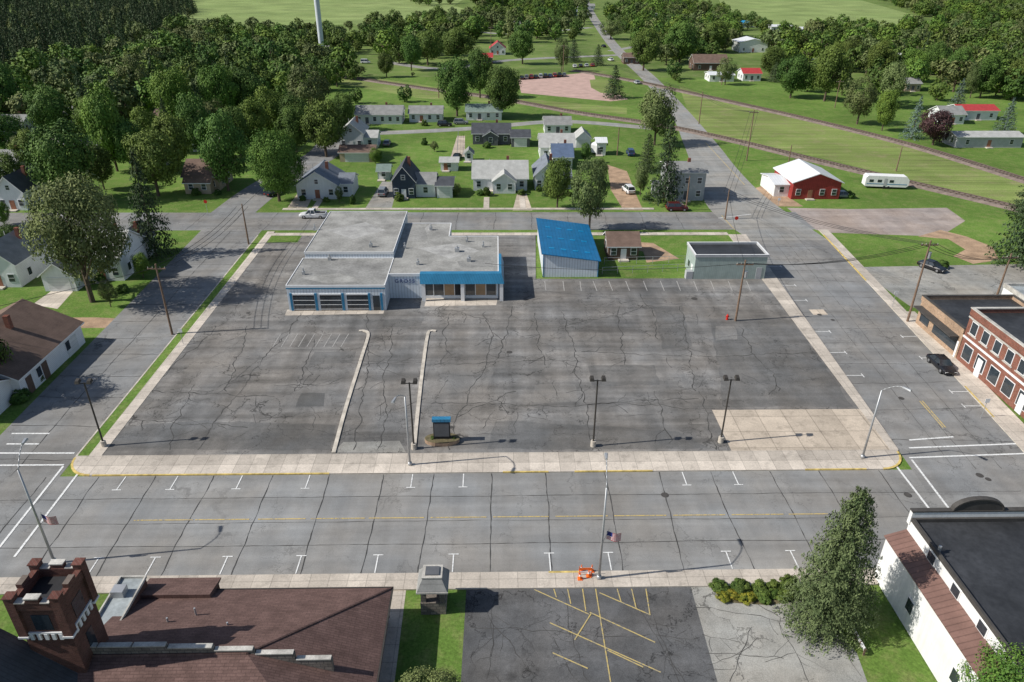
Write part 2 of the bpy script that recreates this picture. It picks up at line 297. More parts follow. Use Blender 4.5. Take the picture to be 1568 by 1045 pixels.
def rect(x0,x1,y0,y1): return [(x0,y0),(x1,y0),(x1,y1),(x0,y1)]
def arc(cx,cy,r,a0,a1,n=8): return [(cx+r*math.cos(math.radians(a0+(a1-a0)*k/n)),cy+r*math.sin(math.radians(a0+(a1-a0)*k/n))) for k in range(n+1)]
slab('front_sidewalk',arc(XL1+3,YF1+3,3,180,270)+arc(XR0-3,YF1+3,3,270,360)+[(fXR0(YS),YS),(XL1,YS)])
slab('lot_side_sidewalk',[(fLX1(YS),YS),(fXR0(YS),YS),(fXR0(YB0-3),YB0-3),(fLX1(YB0-3),YB0-3)])
slab('lot_side_sidewalk',[(fLX0(YS)-1.35,YS),(fLX0(YS),YS),(fLX0(YB0-1),YB0-1),(fLX0(YB0-1)-1.35,YB0-1)])
b=MB(); f1,f2=YS,YB0-3
b.prism([(fXL1(f1),f1),(fXL1(f1)+.18,f1),(fXL1(f2)+.18,f2),(fXL1(f2),f2)],0,.13,m_kerb); b.prism([(fXL1(f1)+.18,f1),(fLX0(f1)-1.35,f1),(fLX0(f2)-1.35,f2),(fXL1(f2)+.18,f2)],0,.11,m_lawn); b.build('grass_verge')
bx0=fLX0(YB0-1)
slab('back_sidewalk',rect(bx0,fLX1(YB0-3),g(700,361).y,g(700,357).y)); sheet('grass_verge',rect(bx0,g(460,365).x,g(400,372).y,g(700,361).y-.01),.104,m_lawn); sheet('grass_verge',rect(g(925,360).x,XRC-3,g(700,357).y+.02,YB0-.3),.03,m_lawn)
slab('near_sidewalk',rect(-300,XR0+1,g(784,902).y,YF0)); slab('near_sidewalk',rect(XR0+1,300,YF0-3,YF0))
ym=g(1380,478).y
slab('right_sidewalk',[(XR1,YF1+2),(XR1+2,YF1),(XR1+60,YF1),(XR1+60,YF1+3),(XR1+3,YF1+3),(fXR1(ym)+3,ym),(fXR1(ym),ym)])
ye=g(1240,352).y
slab('right_sidewalk',[(fXR1(ym),ym+.01),(fXR1(ym)+1.8,ym+.01),(fXR1(ye)+1.8,ye),(fXR1(ye),ye)])
slab('residential_sidewalk',rect(g(435,318).x,g(1000,318).x,g(700,321.5).y,g(700,319).y))
for x in (488,745,800,1040): slab('residential_sidewalk',rect(g(x,310).x-.6,g(x,310).x+.6,g(700,318.5).y,g(700,302).y),h=.06)
b=MB()
b.prism(arc(XL1+3,YF1+3,3.03,180,270)+arc(XL1+3,YF1+3,2.8,270,180),0,.136,m_ky)
b.prism(arc(XR0-3,YF1+3,3.03,270,360)+arc(XR0-3,YF1+3,2.8,360,270),0,.136,m_ky)
for a,c_ in ((145,505),(770,840),(880,1000),(1235,1330)): b.prism(rect(g(a,724).x,g(c_,724).x,YF1-.03,YF1+.14),0,.136,m_ky)
b.prism(rect(g(840,877).x,g(900,877).x,YF0-.18,YF0+.03),0,.136,m_ky)
for ya_,yb_ in ((g(1520,640).y,g(1475,592).y),(g(1320,430).y,g(1250,360).y)): b.prism([(fXR1(ya_)-.03,ya_),(fXR1(ya_)+.18,ya_),(fXR1(yb_)+.18,yb_),(fXR1(yb_)-.03,yb_)],0,.136,m_ky)
b.build('yellow_kerb')
# Dealership lot
YT=g(1000,427).y
sy=g(1200,628).y; sx=g(1105,660).x
b=MB(); zl=.10; ybk=g(700,361).y
b.prism([(fLX0(YS),YS),(sx,YS),(sx,sy),(fLX1(sy),sy),(fLX1(YT),YT),(g(820,425).x,YT),(g(820,360).x,ybk),(fLX0(ybk),ybk)],0,zl,m_lot)
b.build('parking_lot')
b=MB(); b.prism([(sx,YS),(fLX1(YS),YS),(fLX1(sy),sy),(sx,sy)],0,.115,m_slab); b.build('concrete_pad')
b=MB()
def ragged(pp):
    o=[]
    P=[Vector(V2(p)) for p in G(*pp)]
    for i in range(len(P)):
        a,c_=P[i],P[(i+1)%len(P)]; n=max(2,int((c_-a).length/1.2))
        for k in range(n): q=a.lerp(c_,k/n); o.append((q.x+random.uniform(-.18,.18),q.y+random.uniform(-.18,.18)))
    return o
for i,(pp,mm) in enumerate((([(1085,488),(1213,490),(1306,624),(1108,624),(1100,560)],m_lot2),([(462,603),(500,602),(497,622),(455,623)],m_patch),([(175,655),(300,645),(515,652),(508,690),(300,690),(168,684)],m_lot2),
    ([(760,645),(900,652),(1040,662),(1085,688),(910,690),(745,688)],m_lot2),([(480,540),(545,538),(540,556),(475,560)],m_lot2),([(1000,470),(1045,470),(1060,530),(1015,535)],m_lot2),([(660,560),(760,556),(745,600),(652,606)],m_patchl),
    ([(300,545),(360,540),(345,570),(280,572)],m_patchl),([(820,590),(880,588),(885,615),(815,618)],m_patchl),([(1095,500),(1125,500),(1130,520),(1095,522)],m_dirt if False else m_patchl),([(590,490),(650,488),(645,500),(585,502)],m_lot2),([(900,560),(1000,560),(1010,590),(905,592)],m_lot2))):
    b.poly([(*p,zl+.002+.0005*i) for p in ragged(pp)],mm)
b.build('asphalt_patch')
sheet('concrete_apron',[g(510,694),g(622,694),g(612,676),g(526,678)],zl+.0085,m_lotgray)
sheet('concrete_apron',[g(436,484),g(587,481),g(590,472),g(440,475)],zl+.0085,m_walk)
sheet('concrete_apron',[g(650,470),g(760,468),g(762,457),g(653,457)],zl+.0085,m_walk)
def ribbon(name,pts,wd,z0,z1,mat):
    c=smooth(pts); L,R=sides(c,wd); b=MB()
    for i in range(len(c)-1): b.hexa([(*L[i],z0),(*R[i],z0),(*R[i+1],z0),(*L[i+1],z0)],[(*L[i],z1),(*R[i],z1),(*R[i+1],z1),(*L[i+1],z1)],mat)
    return b.build(name)
ribbon('lot_kerb',G((550,508),(558,508),(564,514),(555,545),(530,625),(511,695)),.42,.1,.22,m_kerb)
ribbon('lot_kerb',G((668,508),(660,508),(655,514),(648,560),(640,630),(634,690)),.42,.1,.22,m_kerb)
b=MB(); kz=[0]
def crack(A,B,z,wd=.07,j=.25,n=None,mat=m_crack,br=0):
    kz[0]=(kz[0]+1)%9; z0_=z; z=z+.0003*kz[0]
    A=Vector(V2(A));B=Vector(V2(B)); Lg=(B-A).length; n=n or max(3,int(Lg/.6)); d=(B-A)/Lg; nn=Vector((-d.y,d.x)); off=0; P=[]
    for k in range(n+1):
        off+=random.uniform(-j,j); off*=.93; P.append(A+d*Lg*k/n+nn*off*(1 if 0<k<n else .5))
    L,R=[],[]
    for i,p in enumerate(P):
        e=(P[min(i+1,n)]-P[max(i-1,0)]).normalized(); q=Vector((-e.y,e.x))*wd*random.uniform(.15,.75); L.append(p+q);R.append(p-q)
    b.strip(L,R,z,mat)
    for _ in range(br):
        p=random.choice(P[1:-1]); a=math.atan2(d.y,d.x)+random.choice((-1,1))*random.uniform(.5,1.5); l=random.uniform(1,3.2); crack(p,(p.x+l*math.cos(a),p.y+l*math.sin(a)),z0_,wd*.65,j*.8,mat=mat)
for x in (20,110,205,300,395,485,570,657,750,843,935,1027,1118,1210,1300,1400): crack((g(x,790).x+random.uniform(-.4,.4),YF0+.1),(g(x,790).x+random.uniform(-.4,.4),YF1-.1),.030,.07,.06)
for yy in (.26,.74): crack((g(0,800).x-10,YF0+(YF1-YF0)*yy),(g(1600,790).x,YF0+(YF1-YF0)*yy),.034,.045,.03)
crack((g(0,800).x-10,YF0+(YF1-YF0)*.5-.3),(g(1600,790).x,YF0+(YF1-YF0)*.5-.3),.032,.04,.03)
for k in range(14):
    y=YF1+4+k*5.3+random.uniform(-1,1); crack((fXL0(y)+.2,y),(fXL1(y)-.1,y+random.uniform(-.6,.6)),.03,.07,.1); crack((fXR0(y)+.2,y+2),(fXR1(y)-.1,y+2+random.uniform(-.6,.6)),.03,.07,.1)
crack(((XL0+XL1)/2,YF1),((fXL0(YB0)+fXL1(YB0))/2,YB0),.034,.06,.06)
for q in (.33,.5,.7): crack((XR0+(XR1-XR0)*q,YF1),(fXR0(YB0)+(XR1-XR0)*q,YB0),.034,.05,.06)
for k in range(16): x=XL0-20+k*7.4; crack((x,YB0+.2),(x+.3,YB1-.2),.030,.08,.1)
zc=zl+.0095
for a,c_ in (((745,478),(745,560)),((745,560),(718,620)),((718,620),(690,690)),((785,470),(752,560)),((860,478),(880,540)),((880,540),(900,620)),((900,620),(906,690)),((1040,470),(1060,540)),((1060,540),(1070,600)),((1070,600),(1098,690)),((665,560),(890,556)),((560,560),(648,556)),
   ((560,480),(540,690)),((600,500),(575,690)),((430,520),(300,690)),((330,500),(210,600)),((420,590),(520,585)),((300,590),(260,690)),((220,600),(420,610)),((890,540),(1060,548)),((900,620),(1070,612)),((460,480),(430,525)),((1130,500),(1190,600)),((1070,545),(1240,540)),
   ((980,450),(1010,520)),((790,600),(700,640)),((690,480),(675,560)),((820,480),(835,560)),((200,640),(380,655)),((660,620),(1095,628)),((950,470),(960,560)),((380,500),(350,600)),((480,520),(450,600)),((640,480),(700,478)),((700,478),(760,490)),((860,500),(1000,470)),((1000,600),(1020,680))):
    crack(g(*a),g(*c_),zc,.10,.3,br=3)
for k in range(80):
    p=g(random.uniform(200,1250),random.uniform(480,680)); a=random.uniform(0,6.28); l=random.uniform(1.5,5); q=(p.x+l*math.cos(a),p.y+l*math.sin(a))
    if fLX0(90)+3<p.x<fLX1(70)-3 and fLX0(90)+2<q[0]<fLX1(70)-2 and YS+.5<q[1]<YT-1 and YS+1<p.y<YT-1 and not(p.x>sx-5 and p.y<sy+4): crack(p,q,zc,.05,.25)
b.build('pavement_cracks')
b=MB(); zm=.038
def T(x,y0,dy,mat=m_wp): b.line((x,y0),(x,y0+dy),.11,zm,mat); b.line((x-.45,y0+dy),(x+.45,y0+dy),.11,zm+.004,mat)
for x in (195,274,372,475,632,710,1046,1124): T(g(x,727).x,YF1-.1,-2.1)
for x in (140,228,340,455,575,693,843,936,1122,1224): T(g(x,872).x,YF0+.15,2.1)
yc=YF0+(YF1-YF0)*.515
for x0_,x1_ in ((210,300),(303,385),(398,470),(478,560),(566,650),(660,745),(755,840),(850,930),(940,1020),(1030,1110),(1120,1200),(1208,1268)): b.line((g(x0_,788).x,yc),(g(x1_,788).x,yc),.12,zm,m_yp)
for a,c_ in (((122,722),(22,853)),((97,714),(-10,850)),((-60,694),(114,694)),((-60,713),(98,712)),((18,664),(76,664)),((10,680),(60,680)),
             ((1368,708),(1428,786)),((1396,704),(1456,783)),((1392,686),(1700,674)),((1392,701),(1700,690)),((1392,674),(1460,669))): b.line(g(*a),g(*c_),.22,zm,m_wp)
b.line(g(1412,614),g(1448,655),.13,zm,m_yp); b.line(g(1408,614),g(1444,655),.13,zm+.001,m_yp)
for x,y in ((1175,408),(1195,437),(1212,460),(1254,508),(1277,540),(1303,575)):
    P=g(x+6,y); xx=fXR0(P.y); b.line((xx+.1,P.y),(xx+2.2,P.y),.11,zm,m_wp); b.line((xx+2.2,P.y-.45),(xx+2.2,P.y+.45),.11,zm+.004,m_wp)
for y in (515,548,600,622): P=g(1440,y); xx=fXR1(P.y); b.line((xx-.1,P.y),(xx-2.2,P.y),.11,zm,m_wp); b.line((xx-2.2,P.y-.45),(xx-2.2,P.y+.45),.11,zm+.004,m_wp)
b.line(g(1105,330),g(1125,352),.15,zm,m_yp); b.line(g(1080,218),g(1140,283),.15,zm,m_yp); b.line(g(1100,334),g(1150,328),.2,zm,m_wp)
zs=zl+.014
for x in (834,862,888,908,932,958,985,1011,1036,1062,1088,1115,1143): b.line(g(x,431),g(x+6,446) if x>900 else g(x+2,446),.12,zs,m_wpf)
for k in range(9): b.line(g(430+k*13,512),g(418+k*13,532),.10,zs,m_wpf)
b.line(g(425,534),g(535,534),.1,zs+.004,m_wpf)
for k in range(5): b.line(g(424+k*6,462-k*14),g(412+k*6,462-k*14),.11,zs,m_wpf)
zn=.046
for i,(a,c_) in enumerate((((818,903),(902,941)),((848,902),(852,915)),((869,902),(874,925)),((892,902),(897,936)),((945,902),(951,922)),((967,902),(974,932)),((989,902),(995,941)),((918,908),(996,942)),((912,902),(936,1052)),
             ((842,954),(1012,1030)),((903,938),(1003,984)),((846,1000),(900,1024)),((930,996),(985,1022)),((880,980),(905,940)))): b.line(g(*a),g(*c_),.10,zn+.0005*i,m_ypf)
b.build('road_markings')
b=MB()
for x,y,z,r in ((1018,758,.038,.38),(1390,758,.038,.38),(1500,728,.038,.38),(1255,482,.038,.35),(1275,490,.038,.3),(780,540,zl+.016,.4),(1063,458,zl+.016,.5),(690,655,zl+.016,.3),(1380,610,.038,.35),(1513,734,.038,.3),(380,480,zl+.016,.3)):
    P=g(x,y); b.poly([(P.x+r*math.cos(t*math.pi/8),P.y+r*math.sin(t*math.pi/8),z) for t in range(16)],m_iron)
P=g(1253,478); b.poly([(P.x-1.1,P.y-.9,.036),(P.x+1.1,P.y-.9,.036),(P.x+1.1,P.y+.9,.036),(P.x-1.1,P.y+.9,.036)],m_slab)
b.build('manhole_covers')
YN=g(784,902).y
sheet('church_parking_lot',[(g(714,905).x,YN),(g(1058,900).x,YN),(g(1090,1050).x,10),(g(700,1050).x,10)],.020,m_lotnear)
sheet('grey_parking_lot',[(g(1058,900).x+.02,YN),(g(1225,900).x,YN),*[V2(g(x,y)) for x,y in ((1236,930),(1275,958),(1312,1000),(1330,1050),(1345,1120))],(g(1085,1050).x+.02,20)],.016,m_lotgray)
b=MB()
for a,c_ in (((860,905),(905,1045)),((740,930),(820,1040)),((1000,945),(1050,1045)),((720,960),(1070,970)),((1065,930),(1230,960)),((1230,960),(1310,990)),((1150,960),(1120,1045)),((1075,970),(1130,985)),((760,910),(745,1040)),((960,905),(1040,1045)),((1160,925),(1210,950)),((830,960),(890,1045)),((1190,950),(1240,1045)),((1080,1000),(1200,1010))): crack(g(*a),g(*c_),.028,.045,.2,br=3)
b.build('pavement_cracks')
sheet('church_path',[(g(600,902).x,YN),(g(622,902).x,YN),(g(607,1050).x,20),(g(578,1050).x,20)],.012,m_walk)
def railway(pts):
    c=smooth(pts,10); r=root('railway_track'); L,R=sides(c,5.2); L2,R2=sides(c,3.2); b=MB()
    for i in range(len(c)-1):
        b.hexa([(*L[i],.01),(*R[i],.01),(*R[i+1],.01),(*L[i+1],.01)],[(*L2[i],.35),(*R2[i],.35),(*R2[i+1],.35),(*L2[i+1],.35)],m_ballast,bottom=False)
    b.build('ballast_bed',r); b=MB()
    for sd in (-.72,.72):
        A,_=sides(c,sd*2+.1); B,_=sides(c,sd*2-.1)
        for i in range(len(c)-1): b.hexa([(*A[i],.42),(*B[i],.42),(*B[i+1],.42),(*A[i+1],.42)],[(*A[i],.55),(*B[i],.55),(*B[i+1],.55),(*A[i+1],.55)],m_rail)
    b.build('rails',r); b=MB()
    for i in range(len(c)-1):
        n=max(1,int((c[i+1]-c[i]).length/.9)); d=(c[i+1]-c[i]).normalized(); q=Vector((-d.y,d.x))
        for k in range(n):
            p=c[i].lerp(c[i+1],k/n); b.prism([p+q*1.25+d*.13,p-q*1.25+d*.13,p-q*1.25-d*.13,p+q*1.25-d*.13],.33,.41,m_tie)
    b.build('ties',r)
railway(G((420,95),(510,114),(640,134),(760,150),(880,172),(1000,190),(1100,210),(1250,246),(1400,282),(1568,322),(1700,358)))
railway(G((880,108),(970,124),(1100,152),(1250,186),(1400,224),(1568,276),(1700,318)))
# ------------------------------------------------------------------ trees
def mesh_leaves(name,P,Nn,S,tone,mats,trunk,asp=.62):
    n=len(P); Nn=Nn/np.linalg.norm(Nn,axis=1,keepdims=True); r=RNG.normal(size=(n,3)); T_=np.cross(Nn,r); T_/=np.linalg.norm(T_,axis=1,keepdims=True); B_=np.cross(Nn,T_)
    S=S[:,None]; q=np.stack([P+T_*S,P+B_*S*asp,P-T_*S,P-B_*S*asp],1).reshape(-1,3)
    v=trunk.v+q.tolist(); k=len(trunk.v); f=trunk.f+[(k+4*i,k+4*i+1,k+4*i+2,k+4*i+3) for i in range(n)]
    me=bpy.data.meshes.new(name); me.from_pydata(v,[],f)
    for m in mats: me.materials.append(m)
    me.polygons.foreach_set('material_index',[0]*len(trunk.f)+[1]*n)
    a=me.attributes.new('tone','FLOAT','POINT'); a.data.foreach_set('value',np.concatenate([np.zeros(k),np.repeat(tone,4)]).astype(np.float32)); me.update(); return me
def dec_proto(name,leaf,nl=40,per=200,ls=.024,seed=0,trunk=True,open_=0.0):
    rg=np.random.default_rng(seed); tb=MB()
    if trunk:
        tb.cyl((0,0,-.01),(0.01,0,.28),.03,.022,m_bark,8); tb.cyl((0.01,0,.28),(0,.01,.66),.022,.010,m_bark,6)
        for k in range(7):
            a=k*.9+rg.uniform(0,.5); z=rg.uniform(.14,.36); tb.cyl((0,0,z),(.3*math.cos(a),.3*math.sin(a),z+rg.uniform(.12,.26)),.013,.004,m_bark,5)
    P=[];Q=[];T_=[]; asym=rg.normal(size=3)*.04; c0=np.array([0,0,.54])+asym
    for i in range(nl):
        if rg.random()<open_: continue
        zz=1-2*(i+.5)/nl; zz=zz*.97; ph=i*2.39996+rg.uniform(-.5,.5); rr0=math.sqrt(1-zz*zz); d=np.array([rr0*math.cos(ph),rr0*math.sin(ph),zz])
        rr=rg.uniform(.64,1.1)
        k=1-.12*max(0,d[2])-.18*max(0,-d[2])
        c=c0+np.array([d[0]*.37*k,d[1]*.37*k,d[2]*.33])*rr; lr=rg.uniform(.08,.16)
        n=int(per*(lr/.13)**2); u=rg.normal(size=(n,3)); u/=np.linalg.norm(u,axis=1,keepdims=True)
        flip=(u@d)<-.2; u[flip]*=-1
        rad=lr*rg.uniform(.5,1.25,size=(n,1)); p=c+u*rad*np.array([1.1,1.1,.85]); P.append(p); Q.append(u*.9+rg.normal(size=(n,3))*.5+np.array([0,0,.3])+d*.4)
        T_.append(np.clip(rg.uniform(.12,.8)+rg.normal(size=n)*.18,0,1))
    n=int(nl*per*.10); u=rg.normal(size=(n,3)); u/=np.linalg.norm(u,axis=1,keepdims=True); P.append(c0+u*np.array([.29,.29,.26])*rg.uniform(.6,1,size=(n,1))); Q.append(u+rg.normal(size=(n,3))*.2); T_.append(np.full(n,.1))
    P=np.concatenate(P);Q=np.concatenate(Q);T_=np.concatenate(T_)
    return mesh_leaves(name,P,Q,rg.uniform(.55,1.25,len(P))*ls,T_,[m_bark,leaf],tb)
def con_proto(name,leaf,layers=24,nb=12,nl=22,ls=.02,seed=0,pw=.85,rough=.2):
    rg=np.random.default_rng(seed); tb=MB(); tb.cyl((0,0,-.01),(0,0,.97),.022,.003,m_bark,7); P=[];Q=[];T_=[]
    for i in range(layers):
        z=.06+.92*(i+.5)/layers; R=.5*(1-z)**pw+.012; n=max(4,int(nb*(.45+.55*(1-z))))
        for k in range(n):
            a=2*math.pi*(k+rg.random())/n; L=R*(1+rg.uniform(-rough,rough)); tn=rg.uniform(.1,.75); zz=z+rg.uniform(-.02,.02)
            m=max(4,int(nl*(.3+L/.5))); t=rg.random(m)**.6
            w_=rg.normal(size=m)*.10*L*(1.1-t*.6); x=np.cos(a)*L*t-np.sin(a)*w_; y=np.sin(a)*L*t+np.cos(a)*w_; h=zz-.22*L*t+.10*L*t*t+rg.normal(size=m)*.008
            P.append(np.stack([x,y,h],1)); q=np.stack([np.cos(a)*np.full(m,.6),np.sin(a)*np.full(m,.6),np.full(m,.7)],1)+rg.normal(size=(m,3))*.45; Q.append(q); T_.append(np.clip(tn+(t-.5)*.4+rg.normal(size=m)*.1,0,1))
    P=np.concatenate(P);Q=np.concatenate(Q);T_=np.concatenate(T_); return mesh_leaves(name,P,Q,rg.uniform(.6,1.3,len(P))*ls,T_,[m_bark,leaf],tb,.5)
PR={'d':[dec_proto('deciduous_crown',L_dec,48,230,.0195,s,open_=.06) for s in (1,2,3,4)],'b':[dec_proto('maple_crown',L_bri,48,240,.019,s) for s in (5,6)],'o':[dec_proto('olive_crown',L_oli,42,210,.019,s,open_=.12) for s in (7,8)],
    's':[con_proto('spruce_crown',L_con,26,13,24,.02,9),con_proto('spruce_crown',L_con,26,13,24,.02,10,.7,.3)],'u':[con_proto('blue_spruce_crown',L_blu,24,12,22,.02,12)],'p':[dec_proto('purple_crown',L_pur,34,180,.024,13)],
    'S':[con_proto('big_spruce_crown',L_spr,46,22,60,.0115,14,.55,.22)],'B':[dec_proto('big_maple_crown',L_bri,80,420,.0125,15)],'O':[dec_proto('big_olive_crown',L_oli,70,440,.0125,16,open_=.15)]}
NM={'d':'deciduous_tree','b':'maple_tree','o':'ash_tree','s':'spruce_tree','u':'blue_spruce_tree','p':'purple_plum_tree','S':'spruce_tree','B':'maple_tree','O':'ash_tree'}
def tree(k,x,yb,yt,wpx):
    P=g(x,yb); h=hgt(x,yb,yt); wd=wpx/pm(yb)*.98*(CAMH-h*.5)/CAMH; me=random.choice(PR[k]); o=bpy.data.objects.new(NM[k],me); sc.collection.objects.link(o)
    o.location=(P.x,P.y,0); o.rotation_euler=(0,0,random.uniform(0,6.28)); f=1.06 if k in 'sSu' else 1.03; o.scale=(wd*f,wd*f*random.uniform(.9,1.1),h*1.03)
for t in (('O',142,462,262,195),('s',240,392,232,86),('d',115,310,180,125),('b',180,262,122,88),('d',243,300,198,98),('d',350,292,162,95),('B',428,308,183,100),('d',500,240,150,85),('o',482,190,98,85),('b',418,215,128,60),
   ('b',275,200,95,80),('b',345,195,88,75),('o',215,170,82,62),('d',88,215,128,75),('d',20,185,90,55),('d',310,245,140,70),('b',395,230,145,60),('d',385,190,100,70),('s',140,200,110,50),('s',78,205,135,40),('o',40,240,205,50),
   ('d',700,178,80,72),('d',766,180,94,72),('d',735,150,70,50),('d',630,108,52,42),('d',592,118,78,30),('d',655,100,45,60),('d',700,95,40,62),('s',940,150,100,42),('o',1002,222,128,82),('s',1016,310,178,74),('s',990,262,205,40),('o',902,352,243,70),('d',853,318,238,56),('o',915,285,240,40),
   ('s',1560,400,236,110),('s',1568,330,250,60),('u',1395,212,148,40),('p',1428,222,165,62),('u',1536,205,150,42),('o',1312,190,118,60),('d',1262,155,62,75),('d',1210,150,80,62),('d',1180,120,70,50),('o',1360,165,90,60),('b',1350,200,130,38),
   ('s',915,100,68,24),('s',878,95,60,28),('o',860,110,58,30),('d',800,98,45,50),('d',985,108,40,65),('d',1040,95,30,70),('d',1095,80,30,60),('o',935,60,30,45),('s',1185,125,95,26),('u',1462,172,120,36),('d',1500,150,80,55),('d',1460,130,70,50),
   ('d',1550,150,85,60),('b',1395,125,70,50),('d',1425,115,60,45),('d',1340,120,60,55),('d',1300,105,55,60),('o',1110,130,88,35),('o',1485,150,95,32),
   ('b',575,250,225,22),('o',980,300,250,28),('d',455,235,160,60),('o',170,470,425,26),('b',8,345,305,26),('d',60,262,195,60),('d',205,262,175,70),('d',25,300,230,60),('o',665,232,215,14),('s',545,200,180,12),
   ('d',270,262,170,70),('b',150,215,140,70),('o',330,222,150,60),('d',455,215,140,60),('d',370,245,160,60),('d',530,200,140,45),('d',10,235,170,70),('b',230,235,160,55),('s',262,225,150,36),('d',160,290,215,50),
   ('o',700,300,280,14),('d',745,300,285,12),('s',835,300,262,14),('o',520,310,285,14),('d',30,395,340,50),('b',220,425,385,30),('d',895,250,218,18),('o',600,178,158,20),('s',310,200,120,34),('s',185,190,110,34),('d',-25,610,470,120)): tree(*t)
tree('S',1262,952,752,140)
def bigtree(k,x,y,h,wd):
    o=bpy.data.objects.new(NM[k],random.choice(PR[k])); sc.collection.objects.link(o); o.location=(x,y,0); o.scale=(wd,wd,h); o.rotation_euler=(0,0,1.1)
P=g(1548,1062,4); bigtree('B',P.x,P.y,8.5,6.8); P=g(645,1066,3); bigtree('O',P.x,P.y,4.6,5.5)
bush=[dec_proto('shrub_leaves',L_dec,26,260,.035,s,False) for s in (21,22)]; bushf=dec_proto('flower_leaves',L_flo,26,200,.03,23,False)
def shrub(P,wd,h,me=None,name='shrub'):
    o=bpy.data.objects.new(name,me or random.choice(bush)); sc.collection.objects.link(o); o.location=(P[0],P[1],-.28*h); o.scale=(wd,wd*random.uniform(.8,1.2),h*1.3); o.rotation_euler=(0,0,random.uniform(0,6))
sheet('planting_bed',G((1090,897),(1218,892),(1236,914),(1180,927),(1105,922)),.030,m_mulch)
for x,y,wd,h,f in ((1105,903,1.3,.7,0),(1120,914,1.1,.5,1),(1138,903,1.4,.9,0),(1142,918,1.2,.5,1),(1160,906,1.7,.8,0),(1168,919,1.1,.6,0),(1185,903,1.2,.7,0),(1203,900,1.5,1.1,0),(1200,914,1.4,.6,0),(1222,908,1.3,.7,0),(1106,917,1.0,.5,1),(1126,900,1.0,.8,0),(1152,912,.9,.4,1),(1213,908,.9,.5,0),(1180,912,1,.5,0)):
    shrub(g(x,y),wd*1.25,h*1.2,bushf if f else None,'flower_bush' if f else 'shrub')
for x,y in ((465,307),(500,308),(735,298),(745,298),(800,298),(825,292),(610,307),(30,615),(60,585),(990,305),(1290,300),(1300,303),(155,432),(190,445),(1440,410),(540,312),(690,300),(870,300),(300,298),(335,298),(650,222),(745,226),(560,196),(650,192)): shrub(g(x,y),random.uniform(1.5,2.8),random.uniform(1,2.2))
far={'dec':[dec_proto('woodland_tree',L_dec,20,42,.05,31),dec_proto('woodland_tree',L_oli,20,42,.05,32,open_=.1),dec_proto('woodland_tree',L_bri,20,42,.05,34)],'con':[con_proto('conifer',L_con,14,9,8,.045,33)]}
def inpoly(p,poly):
    x,y=p; r=False; n=len(poly)
    for i in range(n):
        a,b_=poly[i],poly[i-1]
        if (a[1]>y)!=(b_[1]>y) and x<(b_[0]-a[0])*(y-a[1])/(b_[1]-a[1])+a[0]: r=not r
    return r
def woodland(name,pts,area,hmin,hmax,me,wr,cap=3000):
    poly=[V2(p) for p in (G(*pts))]; xs=[p[0] for p in poly]; ys=[p[1] for p in poly]; A=(max(xs)-min(xs))*(max(ys)-min(ys)); n=min(int(A/area),cap*3); V=[];Fc=[]; c=0
    for _ in range(n):
        p=(random.uniform(min(xs),max(xs)),random.uniform(min(ys),max(ys)))
        if not inpoly(p,poly): continue
        s=random.uniform(hmin,hmax)*random.choice((.7,1,1,1.1)); a=random.uniform(0,6.28); k=len(V); h=s/2
        for q in range(4): V.append((p[0]+h*math.sqrt(2)*math.cos(a+q*math.pi/2),p[1]+h*math.sqrt(2)*math.sin(a+q*math.pi/2),0))
        Fc.append((k,k+1,k+2,k+3)); c+=1
        if c>=cap: break
    if not Fc: return
    m=bpy.data.meshes.new(name); m.from_pydata(V,[],Fc); o=bpy.data.objects.new(name,m); sc.collection.objects.link(o)
    o.instance_type='FACES'; o.use_instance_faces_scale=True; o.show_instancer_for_render=False
    ch=bpy.data.objects.new('tree_instance',me); sc.collection.objects.link(ch); ch.parent=o; ch.scale=(wr,wr,1)
D=far['dec']; Cn=far['con'][0]
W=woodland
W('conifer_forest',[(-300,40),(0,35),(120,22),(280,8),(305,18),(262,50),(200,80),(90,110),(0,120),(-300,150)],60,9,17,Cn,.48,3500)
W('distant_woodland',[(-300,40),(0,35),(120,22),(280,8),(305,18),(262,50),(200,80),(90,110),(0,120),(-300,150)],380,8,14,D[1],.7,900)
W('conifer_forest',[(-400,-25),(-400,38),(0,32),(300,6),(250,-20)],150,11,20,Cn,.5,3000)
W('conifer_forest',[(-200,130),(0,118),(100,105),(230,84),(400,84),(480,120),(300,180),(60,205),(-200,230)],420,9,15,Cn,.45)
